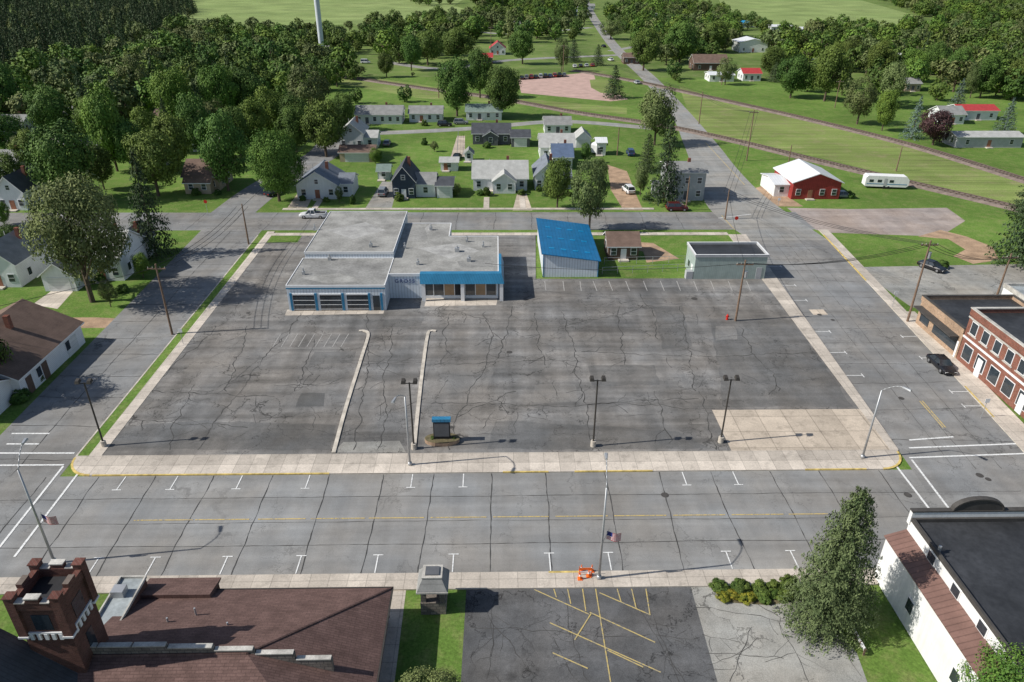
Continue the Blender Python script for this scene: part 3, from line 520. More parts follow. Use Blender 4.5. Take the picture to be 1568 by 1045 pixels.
for i,mm in enumerate(D):
    W('distant_woodland',[(-200,130),(0,118),(100,105),(230,84),(400,84),(500,88),(545,125),(480,150),(300,180),(60,205),(-200,230)],[220,380,300][i],8,14,mm,.92)
    W('distant_woodland',[(262,52),(420,62),(520,60),(575,66),(580,78),(500,84),(330,86),(230,84)],[230,380,380][i],7,13,mm,.95)
    W('distant_woodland',[(555,48),(700,30),(745,28),(735,62),(720,85),(660,98),(580,100)],[280,480,650][i],8,14,mm,.95)
    W('distant_woodland',[(735,10),(895,4),(900,40),(880,62),(800,70),(740,60)],[450,650,900][i],8,14,mm,.95)
    W('distant_woodland',[(925,22),(1010,5),(1110,22),(1130,60),(1100,92),(1020,100),(975,90)],[260,380,450][i],8,14,mm,.95)
    W('distant_woodland',[(1165,75),(1300,48),(1450,46),(1700,55),(1700,190),(1540,160),(1400,165),(1300,150),(1190,140)],[360,520,560][i],8,14,mm,.95)
    W('distant_woodland',[(1330,-5),(1440,36),(1700,60),(1700,-15),(1400,-25)],[400,700,900][i],9,15,mm,.95)
    W('distant_woodland',[(1110,22),(1190,46),(1290,50),(1290,56),(1180,54),(1105,40)],[500,800,800][i],6,10,mm,.95)
    W('distant_woodland',[(-600,-45),(2200,-45),(2200,-18),(1100,-20),(700,-12),(-600,-30)],[2500,3500,3500][i],13,19,mm,.9,1500)
    W('distant_woodland',[(610,2),(760,-12),(905,-12),(905,6),(800,12),(700,8),(640,10)],[900,1400,1800][i],9,14,mm,.95)
W('conifer_forest',[(1180,150),(1300,120),(1420,60),(1600,60),(1600,190),(1450,150)],1500,9,14,Cn,.45)
W('distant_woodland',[(1010,118),(1050,112),(1130,135),(1180,150),(1190,162),(1100,145),(1040,128)],160,3,8,D[0],.9)
W('distant_woodland',[(290,40),(400,48),(560,42),(700,22),(700,27),(560,50),(400,56),(290,50)],180,5,10,D[1],.95)
W('distant_woodland',[(520,100),(600,112),(680,122),(680,130),(560,120)],200,3,8,D[1],.95)
W('distant_woodland',[(540,158),(620,150),(700,160),(700,166),(620,158),(545,166)],90,3,7,D[0],.95)
# ------------------------------------------------------------------ houses
def wins(b,gl,x0,x1,y,z,face,n,ww=.9,wh=1.2,skip=()):
    for k in range(n):
        if k in skip: continue
        c=x0+(x1-x0)*(k+.5)/n
        for t,e,mt,bb in ((.05,.1,m_trim,b),(.075,0,m_glass,gl)):
            a0,a1=c-ww/2-e,c+ww/2+e; z0,z1=z-e,z+wh+e
            if face=='f': bb.box(a0,a1,y-t,y+.02,z0,z1,mt)
            elif face=='b': bb.box(a0,a1,y-.02,y+t,z0,z1,mt)
            elif face=='l': bb.box(y-t,y+.02,a0,a1,z0,z1,mt)
            else: bb.box(y-.02,y+t,a0,a1,z0,z1,mt)
        if face=='f': b.box(c-ww/2,c+ww/2,y-.09,y-.07,z+wh/2-.03,z+wh/2+.03,m_trim)
def gable(wb,rb,x,y,w_,d,h,rise,ridge,wall,roof,ov=.4):
    wb.box(x,x+w_,y,y+d,0,h,wall)
    def slabq(p):
        q=[(a,b_,c-.16) for a,b_,c in p]; rb.hexa(q,p,m_trim,roof)
    if ridge=='x':
        s=rise/(d/2)
        for xx in (x,x+w_-.0): wb.hexa([(xx+(0 if xx==x else -.1),y,h),(xx+(.1 if xx==x else 0),y,h),(xx+(.1 if xx==x else 0),y+d,h),(xx+(0 if xx==x else -.1),y+d,h)],[(xx+(0 if xx==x else -.1),y+d/2-.01,h+rise),(xx+(.1 if xx==x else 0),y+d/2-.01,h+rise),(xx+(.1 if xx==x else 0),y+d/2+.01,h+rise),(xx+(0 if xx==x else -.1),y+d/2+.01,h+rise)],wall)
        slabq([(x-ov,y-ov,h-s*ov+.2),(x+w_+ov,y-ov,h-s*ov+.2),(x+w_+ov,y+d/2,h+rise+.2),(x-ov,y+d/2,h+rise+.2)])
        slabq([(x-ov,y+d/2,h+rise+.2),(x+w_+ov,y+d/2,h+rise+.2),(x+w_+ov,y+d+ov,h-s*ov+.2),(x-ov,y+d+ov,h-s*ov+.2)])
    elif ridge=='y':
        s=rise/(w_/2)
        for yy,t in ((y,.1),(y+d,-.1)):
            a,c=min(yy,yy+t),max(yy,yy+t); wb.hexa([(x,a,h),(x+w_,a,h),(x+w_,c,h),(x,c,h)],[(x+w_/2-.01,a,h+rise),(x+w_/2+.01,a,h+rise),(x+w_/2+.01,c,h+rise),(x+w_/2-.01,c,h+rise)],wall)
        slabq([(x-ov,y-ov,h-s*ov+.2),(x+w_/2,y-ov,h+rise+.2),(x+w_/2,y+d+ov,h+rise+.2),(x-ov,y+d+ov,h-s*ov+.2)])
        slabq([(x+w_/2,y-ov,h+rise+.2),(x+w_+ov,y-ov,h-s*ov+.2),(x+w_+ov,y+d+ov,h-s*ov+.2),(x+w_/2,y+d+ov,h+rise+.2)])
    else:
        rb.box(x-.2,x+w_+.2,y-.2,y+d+.2,h,h+.18,m_trim,roof)
def house(name,px,py,wpx,d,h,rise,ridge,wall,roof,wings=(),rot=0,gdoor=False,nw=3,chim=True,pos=None,width=None):
    P=pos or g(px,py); w_=width or wpx/pm(py); r=root(name,(P[0],P[1],0),math.radians(rot)); wb,rb,tb,gb=MB(),MB(),MB(),MB()
    gable(wb,rb,0,0,w_,d,h,rise,ridge,wall,roof)
    zs_=[1.0]+([3.8] if h>5 else [])
    for z in zs_:
        if not gdoor or z>2: wins(tb,gb,0,w_,0,z,'f',nw,skip=(1,) if z<2 and nw>1 else ())
        wins(tb,gb,.5,d-.5,0,z,'l',2); wins(tb,gb,.5,d-.5,w_,z,'r',2); wins(tb,gb,0,w_,d,z,'b',nw)
    if ridge=='y' and rise>2: wins(tb,gb,w_/2-.6,w_/2+.6,0,h+.3,'f',1,.7,.9)
    db=MB()
    if gdoor: db.box(w_*.15,w_*.85,-.06,.02,.02,2.3,m_ddoor)
    else:
        c=w_*(1.5/nw) if nw>1 else w_*.3; db.box(c-.5,c+.5,-.07,.02,.05,2.1,random.choice([m_door,m_trim,m_dkgray])); tb.box(c-.9,c+.9,-1.1,-.08,0,.25,m_kerb)
    for wg in wings:
        x,y,ww,dd,hh,rr,rd=wg[:7]; gable(wb,rb,x,y,ww,dd,hh,rr,rd,wg[7] if len(wg)>7 else wall,wg[8] if len(wg)>8 else roof,.3)
        wins(tb,gb,x,x+ww,y,1.0,'f',max(1,int(ww/2.2)))
    if chim:
        cx,cy=w_*.62,d*.55; rb.box(cx,cx+.6,cy,cy+.6,h,h+rise+.9,m_brick)
        rb.cyl((w_*.3,d*.6,h),(w_*.3,d*.6,h+rise*.9+.5),.06,.06,m_galv,6)
    wb.build('walls',r); rb.build('roof',r); tb.build('window_frames',r); gb.build('window_glass',r); db.build('door',r); return r
H=house
H('gabled_house',456,305,62,9.5,3.1,2.8,'y',m_white,m_rb,[(8.6,2,3,7,2.8,1.4,'x')])
H('navy_house',602,304,34,9,3.9,3.0,'y',m_navy,m_rd,[(4.9,1.2,4.2,7,2.8,1.6,'x',m_white,m_rg)])
H('garage',669,303,24,7,2.7,.9,'x',m_white,m_rd,gdoor=True,chim=False)
H('garden_shed',579,276,18,4,2.2,1,'x',m_mint,m_rgr,chim=False,nw=1)
H('cottage',725,292,82,8.5,2.9,2.8,'x',m_white,m_rl,[(4.4,-2.2,5,3.5,2.7,1.7,'y')],nw=5)
H('gabled_house',819,291,38,9,3.4,2.6,'y',m_white,m_rb,[(5.6,1,2.6,5,2.6,.9,'x')])
H('gabled_house',846,260,30,8,3.2,2.2,'x',m_white,m_rsl)
H('bungalow',827,244,52,9,3.2,2.4,'x',m_white,m_rl,[(2.5,-2,4,3,2.6,1.4,'y')])
H('grey_bungalow',724,221,57,8.5,3,1.9,'x',m_dkgray,m_rd,[(3,-1.5,4,2.5,2.6,1.2,'y')],nw=4)
H('garage',783,225,28,7,2.6,1.3,'x',m_dkgray,m_rd,gdoor=True,chim=False)
H('bungalow',714,184,54,7.5,2.7,1.6,'x',m_white,m_rgr,nw=4); H('bungalow',627,187,50,7.5,2.7,1.6,'x',m_white,m_rg,nw=4)
H('ranch_house',545,190,70,9,2.9,1.9,'x',m_white,m_rg,nw=6); H('gabled_house',521,228,36,9,4.2,2.6,'y',m_white,m_rl,[(6,1,4,6,2.8,1.3,'x')])
H('garage',521,248,52,6.5,2.4,1.1,'x',m_tan,m_rbr,gdoor=True,chim=False); H('bungalow',834,205,40,7.5,2.7,1.6,'x',m_white,m_rg)
H('garage',882,226,22,6,2.6,1.7,'y',m_white,m_rl,gdoor=True,chim=False); H('garden_shed',913,238,14,4,3.4,.8,'x',m_whitep,m_rw,chim=False,nw=1)
H('garden_shed',675,262,26,4,2.2,.7,'x',m_white,m_rl,chim=False,nw=1); H('garden_shed',712,248,12,3,2.2,.9,'y',m_white,m_rg,chim=False,nw=1)
H('two_storey_house',1022,307,55,9,6.1,.9,'x',m_ltgray,m_rg,[(-2.5,2,2.5,4,2.6,.5,'x')],nw=3)
H('brown_shed',931,398,46,5.5,2.6,1.5,'x',m_brownw,m_rbr,chim=False,nw=3)
H('red_barn',1211,305,74,12,3.7,1.9,'y',m_red,m_rw,[(-3.2,2,3.2,9,2.6,.7,'x',m_whitep,m_rw)],chim=False,nw=4)
H('bungalow',284,292,52,9.5,3.2,2.6,'x',m_tan,m_rbr,[(1,-2.4,5.6,3,2.5,1.1,'x')],nw=3); H('brick_bungalow',237,194,48,8,3,1.6,'x',m_brick,m_rbr)
H('gabled_house',2,322,40,9,4,2.9,'y',m_white,m_rd); H('garage',70,446,48,7,2.7,1.9,'y',m_white,m_rg,gdoor=True,chim=False)
H('gabled_house',128,430,62,9,4.2,2.7,'x',m_white,m_rl,[(-3,2,3,6,3,1.4,'x')]); H('gabled_house',-30,440,62,11,4,2.8,'y',m_white,m_rg)
H('bungalow',155,238,34,8,3,1.8,'x',m_white,m_rg); H('bungalow',0,206,36,8,3,1.8,'x',m_white,m_rg); H('bungalow',-40,190,50,8,3,1.8,'x',m_tan,m_rbr)
H('bungalow',296,232,40,8,3,1.8,'x',m_white,m_rl); H('bungalow',28,182,34,8,3,1.8,'x',m_white,m_rg); H('bungalow',100,190,40,8,3,1.8,'x',m_cream,m_rg)
H('gabled_house',180,410,30,8,3.4,2.2,'y',m_white,m_rg); H('bungalow',-10,270,40,8,3.2,2,'x',m_white,m_rg)
H('bungalow',215,260,30,7,3,1.8,'x',m_white,m_rg)
for nm,x,y,wp,d,h,ri,rd,wl,rf in (('red_roof_house',750,84,24,10,3.2,3,'y',m_white,m_rred),('red_roof_house',738,98,16,8,3,1.5,'x',m_brick,m_rred),('metal_warehouse',1131,80,44,14,5,1.8,'y',m_whitep,m_rw),('brown_house',1062,108,52,10,3.4,3,'x',m_brownw,m_rbr),
    ('red_roof_house',1137,124,28,8,3,1.6,'x',m_white,m_rred),('garage',1086,125,38,8,2.6,.8,'x',m_whitep,m_rw),('red_roof_house',1467,184,60,8,3,1.2,'x',m_white,m_rred),('mobile_home',1462,226,104,7,2.9,.8,'x',m_ltgray,m_rl),('bungalow',1440,190,36,8,3,1.8,'x',m_white,m_rg),
    ('bungalow',1366,102,24,8,4,2,'y',m_white,m_rl),('bungalow',1345,84,22,8,3,1.6,'x',m_white,m_rg),('bungalow',955,98,24,8,3,1.6,'x',m_brownw,m_rbr),('bungalow',820,38,26,9,3,1.6,'x',m_tan,m_rg),('bungalow',860,24,24,9,3,1.6,'x',m_white,m_rw),('bungalow',885,14,26,10,3,1.6,'x',m_white,m_rg),
    ('blue_roof_shed',1121,42,28,14,3,1.2,'x',m_white,m_pool),('long_farm_shed',1180,48,34,10,3,1,'x',m_white,m_rw),('long_farm_shed',1225,52,30,10,3,1,'x',m_white,m_rw),('bungalow',648,72,22,9,3,1.6,'x',m_white,m_rg),('bungalow',1000,30,20,9,3,1.6,'x',m_white,m_rl),('barn',1555,92,40,12,4,2,'x',m_brownw,m_rbr),
    ('bungalow',415,84,30,9,3,1.4,'x',m_ltgray,m_rg),('bungalow',1385,140,24,8,3,1.6,'x',m_tan,m_rg),('bungalow',1415,100,22,8,3,1.6,'x',m_tan,m_rg),('bungalow',1060,14,20,9,3,1.6,'x',m_white,m_rl),('bungalow',775,44,22,9,3,1.6,'x',m_white,m_rg)):
    house(nm,x,y,wp,d,h,ri,rd,wl,rf,chim=False)
P0=g(38,612); P1=g(116,524); xr=g(38,612).x
r=house('long_garage_house',0,0,0,P1.y-P0.y,2.9,3.3,'y',m_white,m_rbr,[(1.5,-5,11,5.2,2.6,1.2,'x')],pos=(xr-13.5,P0.y),width=13.5,nw=4)
b=MB(); dl=P1.y-P0.y
for a in (1.2,4.6,10.2): b.box(13.48,13.57,a,a+ (2.6 if a>5 else 1.1),.02,2.2,m_ddoor if a>5 else m_brownw)
b.build('garage_doors',r)
# ------------------------------------------------------------------ dealership
r=root('dealership_building')
x0=g(438,437,4.1).x; x1=g(589,436,4.1).x; x2=g(646,456).x; x3=g(763,456).x; yA=g(510,476).y; yB=g(600,395,4.1).y; yC=g(700,457).y; yD=g(750,362,4.1).y; yE=g(650,342,4.1).y; yG=g(550,324,5.1).y; x4=g(691,342,4.1).x
zr=4.1
b=MB()
b.box(x0,x1,yA,yB,.05,zr,m_metalw,m_gravelroof2); b.box(x0+.3,x1,yB,yG,.05,5.1,m_metalw,m_gravelroof); b.box(x1,x3,yC,yD,.05,zr,m_metalw,m_gravelroof); b.box(x1,x4,yD,yE,.05,zr,m_metalw,m_gravelroof)
b.build('walls_and_roof',r)
b=MB(); b.rim(x0-.06,x1+.06,yA-.06,yB-.02,zr-.3,zr+.08,.12,m_trim); b.rim(x0+.24,x1+.05,yB-.06,yG+.06,5.1-.3,5.1+.09,.1,m_trim)
b.box(x1+.08,x4,yE-.05,yE+.1,zr-.3,zr+.09,m_trim); b.box(x4-.08,x4+.06,yD+.1,yE-.06,zr-.3,zr+.09,m_trim); b.box(x4+.08,x3,yD-.06,yD+.08,zr-.3,zr+.09,m_trim); b.box(x3-.06,x3+.08,yC+.2,yD-.08,zr-.3,zr+.09,m_trim)
b.box(x1+.08,x2-.02,yC-.08,yC+.08,zr-.35,zr+.12,m_trim); b.build('parapet_trim',r)
b=MB(); b.box(x0-.07,x1+.07,yA-.09,yA-.065,zr-.5,zr-.32,m_bluef); b.box(x1+.065,x1+.09,yB+.1,yG,4.98,5.14,m_bluef); b.build('blue_stripe',r)
b=MB()
b.hexa([(x2,yC-1.3,3.0),(x3+.9,yC-1.3,3.0),(x3+.9,yC+.0,3.0),(x2,yC+.0,3.0)],[(x2,yC-.7,zr+.35),(x3+.5,yC-.7,zr+.35),(x3+.5,yC+.25,zr+.35),(x2,yC+.25,zr+.35)],m_bluef)
b.hexa([(x3+.1,yC+.02,3.0),(x3+.9,yC+.02,3.0),(x3+.9,yC+7.6,3.0),(x3+.1,yC+7.6,3.0)],[(x3+.1,yC+.26,zr+.35),(x3+.5,yC+.26,zr+.35),(x3+.5,yC+7.6,zr+.35),(x3+.1,yC+7.6,zr+.35)],m_bluef)
b.build('blue_fascia',r)
b=MB(); wS=x3-x2
for k in range(7): b.box(x2+.3+k*(wS-.6)/7+.06,x2+.3+(k+1)*(wS-.6)/7-.06,yC-.05,yC+.02,.6,2.85,m_tanp if k in (2,5) else (m_glass if k!=3 else m_dark))
wF=x1-x0
for a in (.055,.33,.605):
    c0_=x0+wF*a; c1_=c0_+wF*.215
    b.box(c0_,c1_,yA-.05,yA+.02,.12,2.6,m_dark)
    for i in range(4):
        for j in range(3): b.box(c0_+.08+(c1_-c0_-.1)*i/4,c0_+(c1_-c0_-.02)*(i+1)/4,yA-.07,yA-.045,.45+j*.7,.98+j*.7,m_glass)
b.box(x0+wF*.87,x0+wF*.94,yA-.07,yA+.02,.12,2.5,m_glass); b.build('glazing',r)
b=MB()
for a in (.03,.285,.56,.83,.955):
    b.box(x0+wF*a-.1,x0+wF*a+.22,yA-.12,yA+.02,.1,2.9,m_bluef)
for a in (.055,.33,.605):
    c0_=x0+wF*a; c1_=c0_+wF*.215; b.box(c0_-.05,c1_+.05,yA-.1,yA+.01,2.62,2.85,m_trim)
    for j in range(3): b.box(c0_,c1_,yA-.09,yA-.02,.30+j*.72,.38+j*.72,m_trim)
b.box(x2+.1,x3-.02,yC-.1,yC+.01,.1,.5,m_trim)
for k in range(8): b.box(x2+.3+k*(wS-.6)/7-.05,x2+.3+k*(wS-.6)/7+.05,yC-.09,yC+.01,.52,2.98,m_trim)
for a in (0,.5,1): b.box(x2+a*(wS)-.0+.2,x2+a*wS+.75,yC-1.2,yC-.8,.1,3.0,m_trim)
b.build('door_frames_and_piers',r)
tc=bpy.data.curves.new('sign_lettering','FONT'); tc.body='GROSS'; tc.size=.85; tc.extrude=.03; tc.space_character=1.25; tc.align_x='CENTER'; tc.materials.append(m_letter)
to=bpy.data.objects.new('sign_lettering',tc); sc.collection.objects.link(to); to.parent=r; to.location=((x1+x2)/2,yC-.04,2.7); to.rotation_euler=(math.pi/2,0,0)
b=MB()
for x,y,z,s_ in ((568,378,5.1,.5),(482,352,5.1,.4),(505,398,4.1,.5),(620,380,4.1,.4),(660,352,4.1,.5),(715,370,4.1,.4),(640,405,4.1,.45),(718,400,4.1,.6),(740,378,4.1,.35),(465,420,4.1,.4),(700,385,4.1,.7)):
    P=g(x,y,z); b.box(P.x-s_/2,P.x+s_/2,P.y-s_/2,P.y+s_/2,z-.05,z+.7*s_+.2,m_galv); b.cyl((P.x,P.y,z),(P.x,P.y,z+1),.12,.12,m_galv)
b.build('roof_vents',r)
b=MB()
for poly,z,mm in (([(650,350),(658,343),(662,352),(655,358)],4.106,m_patchroof),([(640,380),(700,372),(735,384),(690,396)],4.106,m_patchroof),([(500,352),(560,340),(590,352),(540,366)],5.106,m_patchroof),([(460,425),(520,418),(560,430),(500,434)],4.106,m_gravelroof),([(620,352),(650,348),(655,366),(622,370)],4.108,m_gravelroof2),([(700,400),(750,392),(755,408),(705,410)],4.108,m_gravelroof2)):
    b.poly([tuple(g(x,y,z)) for x,y in poly],mm)
b.build('roof_patches',r)
# blue shed
r=root('blue_metal_shed'); b=MB()
tl,bl,br,tr=g(822,335,4.2),g(832,388,4.2),g(918,402,3.0),g(905,346,3.0)
b.hexa([(bl.x,bl.y,.05),(br.x,bl.y,.05),(br.x,tl.y,.05),(bl.x,tl.y,.05)],[(bl.x,bl.y,4.1),(br.x,bl.y,2.9),(br.x,tl.y,2.9),(bl.x,tl.y,4.1)],m_metalw); b.build('walls',r); b=MB()
b.hexa([(bl.x-.3,bl.y-.35,4.16),(br.x+.35,bl.y-.35,2.88),(br.x+.35,tl.y+.3,2.88),(bl.x-.3,tl.y+.3,4.16)],[(bl.x-.3,bl.y-.35,4.3),(br.x+.35,bl.y-.35,3.02),(br.x+.35,tl.y+.3,3.02),(bl.x-.3,tl.y+.3,4.3)],m_blue); b.build('roof',r)
b=MB(); W_=br.x-bl.x; sl_=1.28/(W_+.65)
for i in range(4):
    for j in range(3):
        x=bl.x+W_*(.12+.22*i); y=bl.y+(tl.y-bl.y)*(.15+.3*j); z=4.3-(x-bl.x+.3)*sl_; b.hexa([(x,y,z+.0),(x+.9,y,z-.9*sl_),(x+.9,y+.3,z-.9*sl_),(x,y+.3,z)],[(x,y,z+.08),(x+.9,y,z+.08-.9*sl_),(x+.9,y+.3,z+.08-.9*sl_),(x,y+.3,z+.08)],m_pool)
b.build('skylight_panels',r); b=MB(); b.box(br.x-.02,br.x+.04,bl.y+1,bl.y+2,.1,2.1,m_bluef); b.box(bl.x-.03,bl.x+.12,bl.y-.04,bl.y-.0,.06,4.0,m_bluef); b.box(br.x-.1,br.x+.04,bl.y-.04,bl.y,.06,2.8,m_bluef); b.build('corner_trim',r)
# mint box building
r=root('mint_flat_roof_building'); A=g(1061,428); B_=g(1169,427); yb=g(1100,373,4.1).y; b=MB(); b.box(A.x,B_.x,A.y,yb,.0,4.0,m_mint,m_blackroof); b.build('walls',r); b=MB(); b.rim(A.x-.12,B_.x+.12,A.y-.12,yb+.12,3.95,4.35,.2,m_ltgray); b.rim(A.x-.14,B_.x+.14,A.y-.14,yb+.14,4.352,4.4,.22,m_trim); b.build('parapet',r)
b=MB(); b.box(A.x-.05,A.x+.02,A.y+1,A.y+1.9,.05,2.1,m_trim); b.box(A.x-.06,A.x+.02,A.y+3,A.y+4,1,2,m_glass); b.box(A.x-1.2,A.x-.1,A.y-.0,A.y+1,.0,1.4,m_ltgray); b.box(B_.x-1.5,B_.x-.6,A.y-.05,A.y+.02,.02,2.1,m_ltgray); b.build('doors_and_unit',r)
# right brick block
XB=fXR1(75)+2.9
r=root('brick_commercial_building'); y0=g(1590,668).y; y1=g(1470,550).y; b=MB(); b.box(XB,XB+16,y0,y1,.05,6.9,m_brick,m_blackroof); b.build('walls',r)
b=MB(); b.rim(XB-.12,XB+16.1,y0-.1,y1+.1,6.6,7.45,.3,m_brick); b.rim(XB-.2,XB+16.2,y0-.16,y1+.16,7.452,7.58,.42,m_cap); b.box(XB-.18,XB-.121,y0,y1,6.25,6.45,m_cap); b.box(XB-.1,XB-.002,y0,y1,3.45,3.7,m_trim); b.build('parapet',r)
tb,gb=MB(),MB(); n=6
wins(tb,gb,y0+.3,y1-.3,XB,4.5,'l',n+1,1.15,1.5); wins(tb,gb,y0+.3,y1-.3,XB,.9,'l',n,1.7,1.9)
for k in range(n+1): c=y0+.3+(y1-y0-.6)*(k+.5)/(n+1); tb.box(XB-.1,XB+.01,c-.9,c+.9,4.22,4.36,m_cap); tb.box(XB-.1,XB+.01,c-.9,c+.9,6.14,6.24,m_cap)
tb.build('window_frames',r); gb.build('window_glass',r); b=MB(); b.box(XB-.13,XB+.02,y0+4,y0+5,.15,2.5,m_trim); b.box(XB-.13,XB+.02,y1-5,y1-4,.15,2.5,m_trim)
for i in range(3): b.box(XB+3+i*4,XB+4.2+i*4,y0+4+i*3,y0+5.2+i*3,6.85,7.7,m_galv)
b.build('doors_and_roof_units',r)
r=root('tan_brick_shop'); ya=y1+.15; yb=g(1405,495).y; b=MB(); b.box(XB,XB+13,ya,yb,.05,3.9,m_brickt,m_blackroof); b.build('walls',r); b=MB(); b.rim(XB-.1,XB+13.1,ya,yb+.1,3.7,4.4,.28,m_brickt); b.rim(XB-.16,XB+13.16,ya,yb+.16,4.402,4.5,.4,m_iron); b.build('parapet',r)
b=MB(); b.box(XB-.08,XB+.02,ya+.7,yb-4.2,.8,2.7,m_glass); b.box(XB-.08,XB+.02,yb-3,yb-.8,.9,2.4,m_glass); b.box(XB-.1,XB+.02,ya+.2,ya+.55,.15,2.4,m_trim); b.box(XB-1.3,XB-.1,ya+.5,yb-.5,2.95,3.1,m_iron); b.box(XB+5,XB+6,ya+3,ya+4,3.85,4.8,m_galv); b.build('shopfront',r)
r=root('white_commercial_building'); b=MB(); b.box(XB+13.5,XB+24,ya+2,yb+3,.05,4.6,m_whitep,m_greyroof); b.rim(XB+13.4,XB+24.1,ya+1.9,yb+3.1,4.4,5.0,.25,m_cap); b.build('walls_and_roof',r); tb,gb=MB(),MB(); wins(tb,gb,ya+3,yb+2,XB+13.5,1.2,'l',3); tb.build('window_frames',r); gb.build('window_glass',r)
# white hall, bottom right
r=root('white_false_front_hall'); C0=g(1337,882); xw=g(1399,797,6.6).x; yw=C0.y; b=MB(); b.box(xw,xw+10.5,yw-26,yw,.05,6.4,m_whitep,m_blackroof)
b.hexa([(C0.x,yw-22,.05),(xw-.001,yw-22,.05),(xw-.001,yw-.05,.05),(C0.x,yw-.05,.05)],[(C0.x,yw-22,4.5),(xw-.001,yw-22,5.1),(xw-.001,yw-.05,5.1),(C0.x,yw-.05,4.5)],m_whitep); b.build('walls',r)
b=MB(); b.hexa([(C0.x-.2,yw-22.2,4.55),(xw-.003,yw-22.2,5.2),(xw-.003,yw,5.2),(C0.x-.2,yw,4.55)],[(C0.x-.2,yw-22.2,4.65),(xw-.003,yw-22.2,5.3),(xw-.003,yw,5.3),(C0.x-.2,yw,4.65)],m_bmr); b.build('lean_to_roof',r)
b=MB(); b.rim(xw-.08,xw+10.58,yw-26,yw-.25,6.38,6.75,.2,m_iron); b.box(xw-.15,xw+10.65,yw-.24,yw+.12,6.0,7.3,m_whitep); b.box(xw-.2,xw+10.7,yw-.28,yw+.16,7.302,7.42,m_iron)
ax=xw+5.2
pts=[(ax+2.0*math.cos(t*math.pi/12),1.05*math.sin(t*math.pi/12)) for t in range(13)]
b.hexa([(x,yw-.22,7.42+z) for x,z in pts],[(x,yw+.1,7.42+z) for x,z in pts],m_iron)
for i in range(12):
    (xa,za),(xb,zb)=pts[i],pts[i+1]; b.hexa([(xa,yw-.28,7.42+za),(xa,yw+.16,7.42+za),(xb,yw+.16,7.42+zb),(xb,yw-.28,7.42+zb)],[(xa+(xa-ax)*.06,yw-.28,7.44+za*1.12),(xa+(xa-ax)*.06,yw+.16,7.44+za*1.12),(xb+(xb-ax)*.06,yw+.16,7.44+zb*1.12),(xb+(xb-ax)*.06,yw-.28,7.44+zb*1.12)],m_iron)
b.build('false_front_parapet',r); tb,gb=MB(),MB(); wins(tb,gb,yw-22,yw-2,xw,5.35,'l',6,.9,.8); wins(tb,gb,yw-21,yw-2,C0.x,1.6,'l',3,.8,1.1); tb.build('window_frames',r); gb.build('window_glass',r)
b=MB(); P=g(1437,845,6.5); b.cyl((P.x,P.y,6.4),(P.x,P.y,7.1),.12,.12,m_galv); b.box(P.x+4,P.x+5,P.y-8,P.y-7,6.38,7,m_galv); b.build('roof_vents',r)
# ------------------------------------------------------------------ church
r=root('brick_church'); zt=12.5
cR=g(123,860,zt); tx1=cR.x; ty1=cR.y; tw=2.9; tx0=tx1-tw; ty0=ty1-tw
b=MB(); b.box(tx0,tx1,ty0,ty1,.05,zt-1.0,m_brickd,m_dark); b.rim(tx0-.12,tx1+.12,ty0-.12,ty1+.12,zt-1.0,zt-.35,.38,m_brickd)
for cx in (tx0-.2,tx1-.35):
    for cy in (ty0-.2,ty1-.35): b.box(cx,cx+.55,cy,cy+.55,zt-3.2,zt+.05,m_brickd)
for s_ in (ty0-.16,ty1-.22): b.box(tx0+1.05,tx1-1.05,s_,s_+.38,zt-.348,zt-.02,m_brickd)
for s_ in (tx0-.16,tx1-.22): b.box(s_,s_+.38,ty0+1.05,ty1-1.05,zt-.348,zt-.02,m_brickd)
b.build('bell_tower',r)
b=MB()
for cx in (tx0-.25,tx1-.40):
    for cy in (ty0-.25,ty1-.40): b.box(cx,cx+.65,cy,cy+.65,zt+.052,zt+.12,m_brickd); b.box(cx,cx+.65,cy,cy+.65,zt-3.35,zt-3.2,m_trim)
for s_ in (ty0-.2,ty1-.26): b.box(tx0+1.0,tx1-1.0,s_,s_+.46,zt-.018,zt+.06,m_cap); b.box(tx0+.36,tx0+.98,s_,s_+.46,zt-.348,zt-.28,m_cap); b.box(tx1-.98,tx1-.42,s_,s_+.46,zt-.348,zt-.28,m_cap)
for i in range(5): b.box(tx1+.005,tx1+.12,ty0+.4+i*.45,ty0+.62+i*.45,zt-3.6,zt-3.1,m_trim); b.box(tx0+.4+i*.45,tx0+.62+i*.45,ty0-.12,ty0-.005,zt-3.6,zt-3.1,m_trim)
b.box(tx1+.002,tx1+.1,ty0+.36,ty1-.36,zt-3.1,zt-2.98,m_trim); b.box(tx0+.36,tx1-.36,ty0-.1,ty0-.002,zt-3.1,zt-2.98,m_trim); b.build('stone_trim',r)
b=MB(); b.box(tx1-.02,tx1+.04,ty0+.9,ty1-.9,zt-2.8,zt-1.5,m_glass); b.box(tx0+.9,tx1-.9,ty0-.04,ty0+.02,zt-2.8,zt-1.5,m_glass)
b.box(tx1-.02,tx1+.04,ty0+1.1,ty1-1.1,5.5,8,m_glass); b.build('tower_windows',r)
b=MB(); nx1=tx1-.6; nx0=nx1-13; nm_=(nx0+nx1)/2; b.box(nx0,nx1,5,ty0+.5,.05,5.5,m_brickd)
b.hexa([(nx0,5,5.5),(nx1,5,5.5),(nx1,ty0+.4,5.5),(nx0,ty0+.4,5.5)],[(nm_-.02,5,11.8),(nm_+.02,5,11.8),(nm_+.02,ty0+.4,11.8),(nm_-.02,ty0+.4,11.8)],m_brickd); b.build('nave_walls',r)
b=MB()
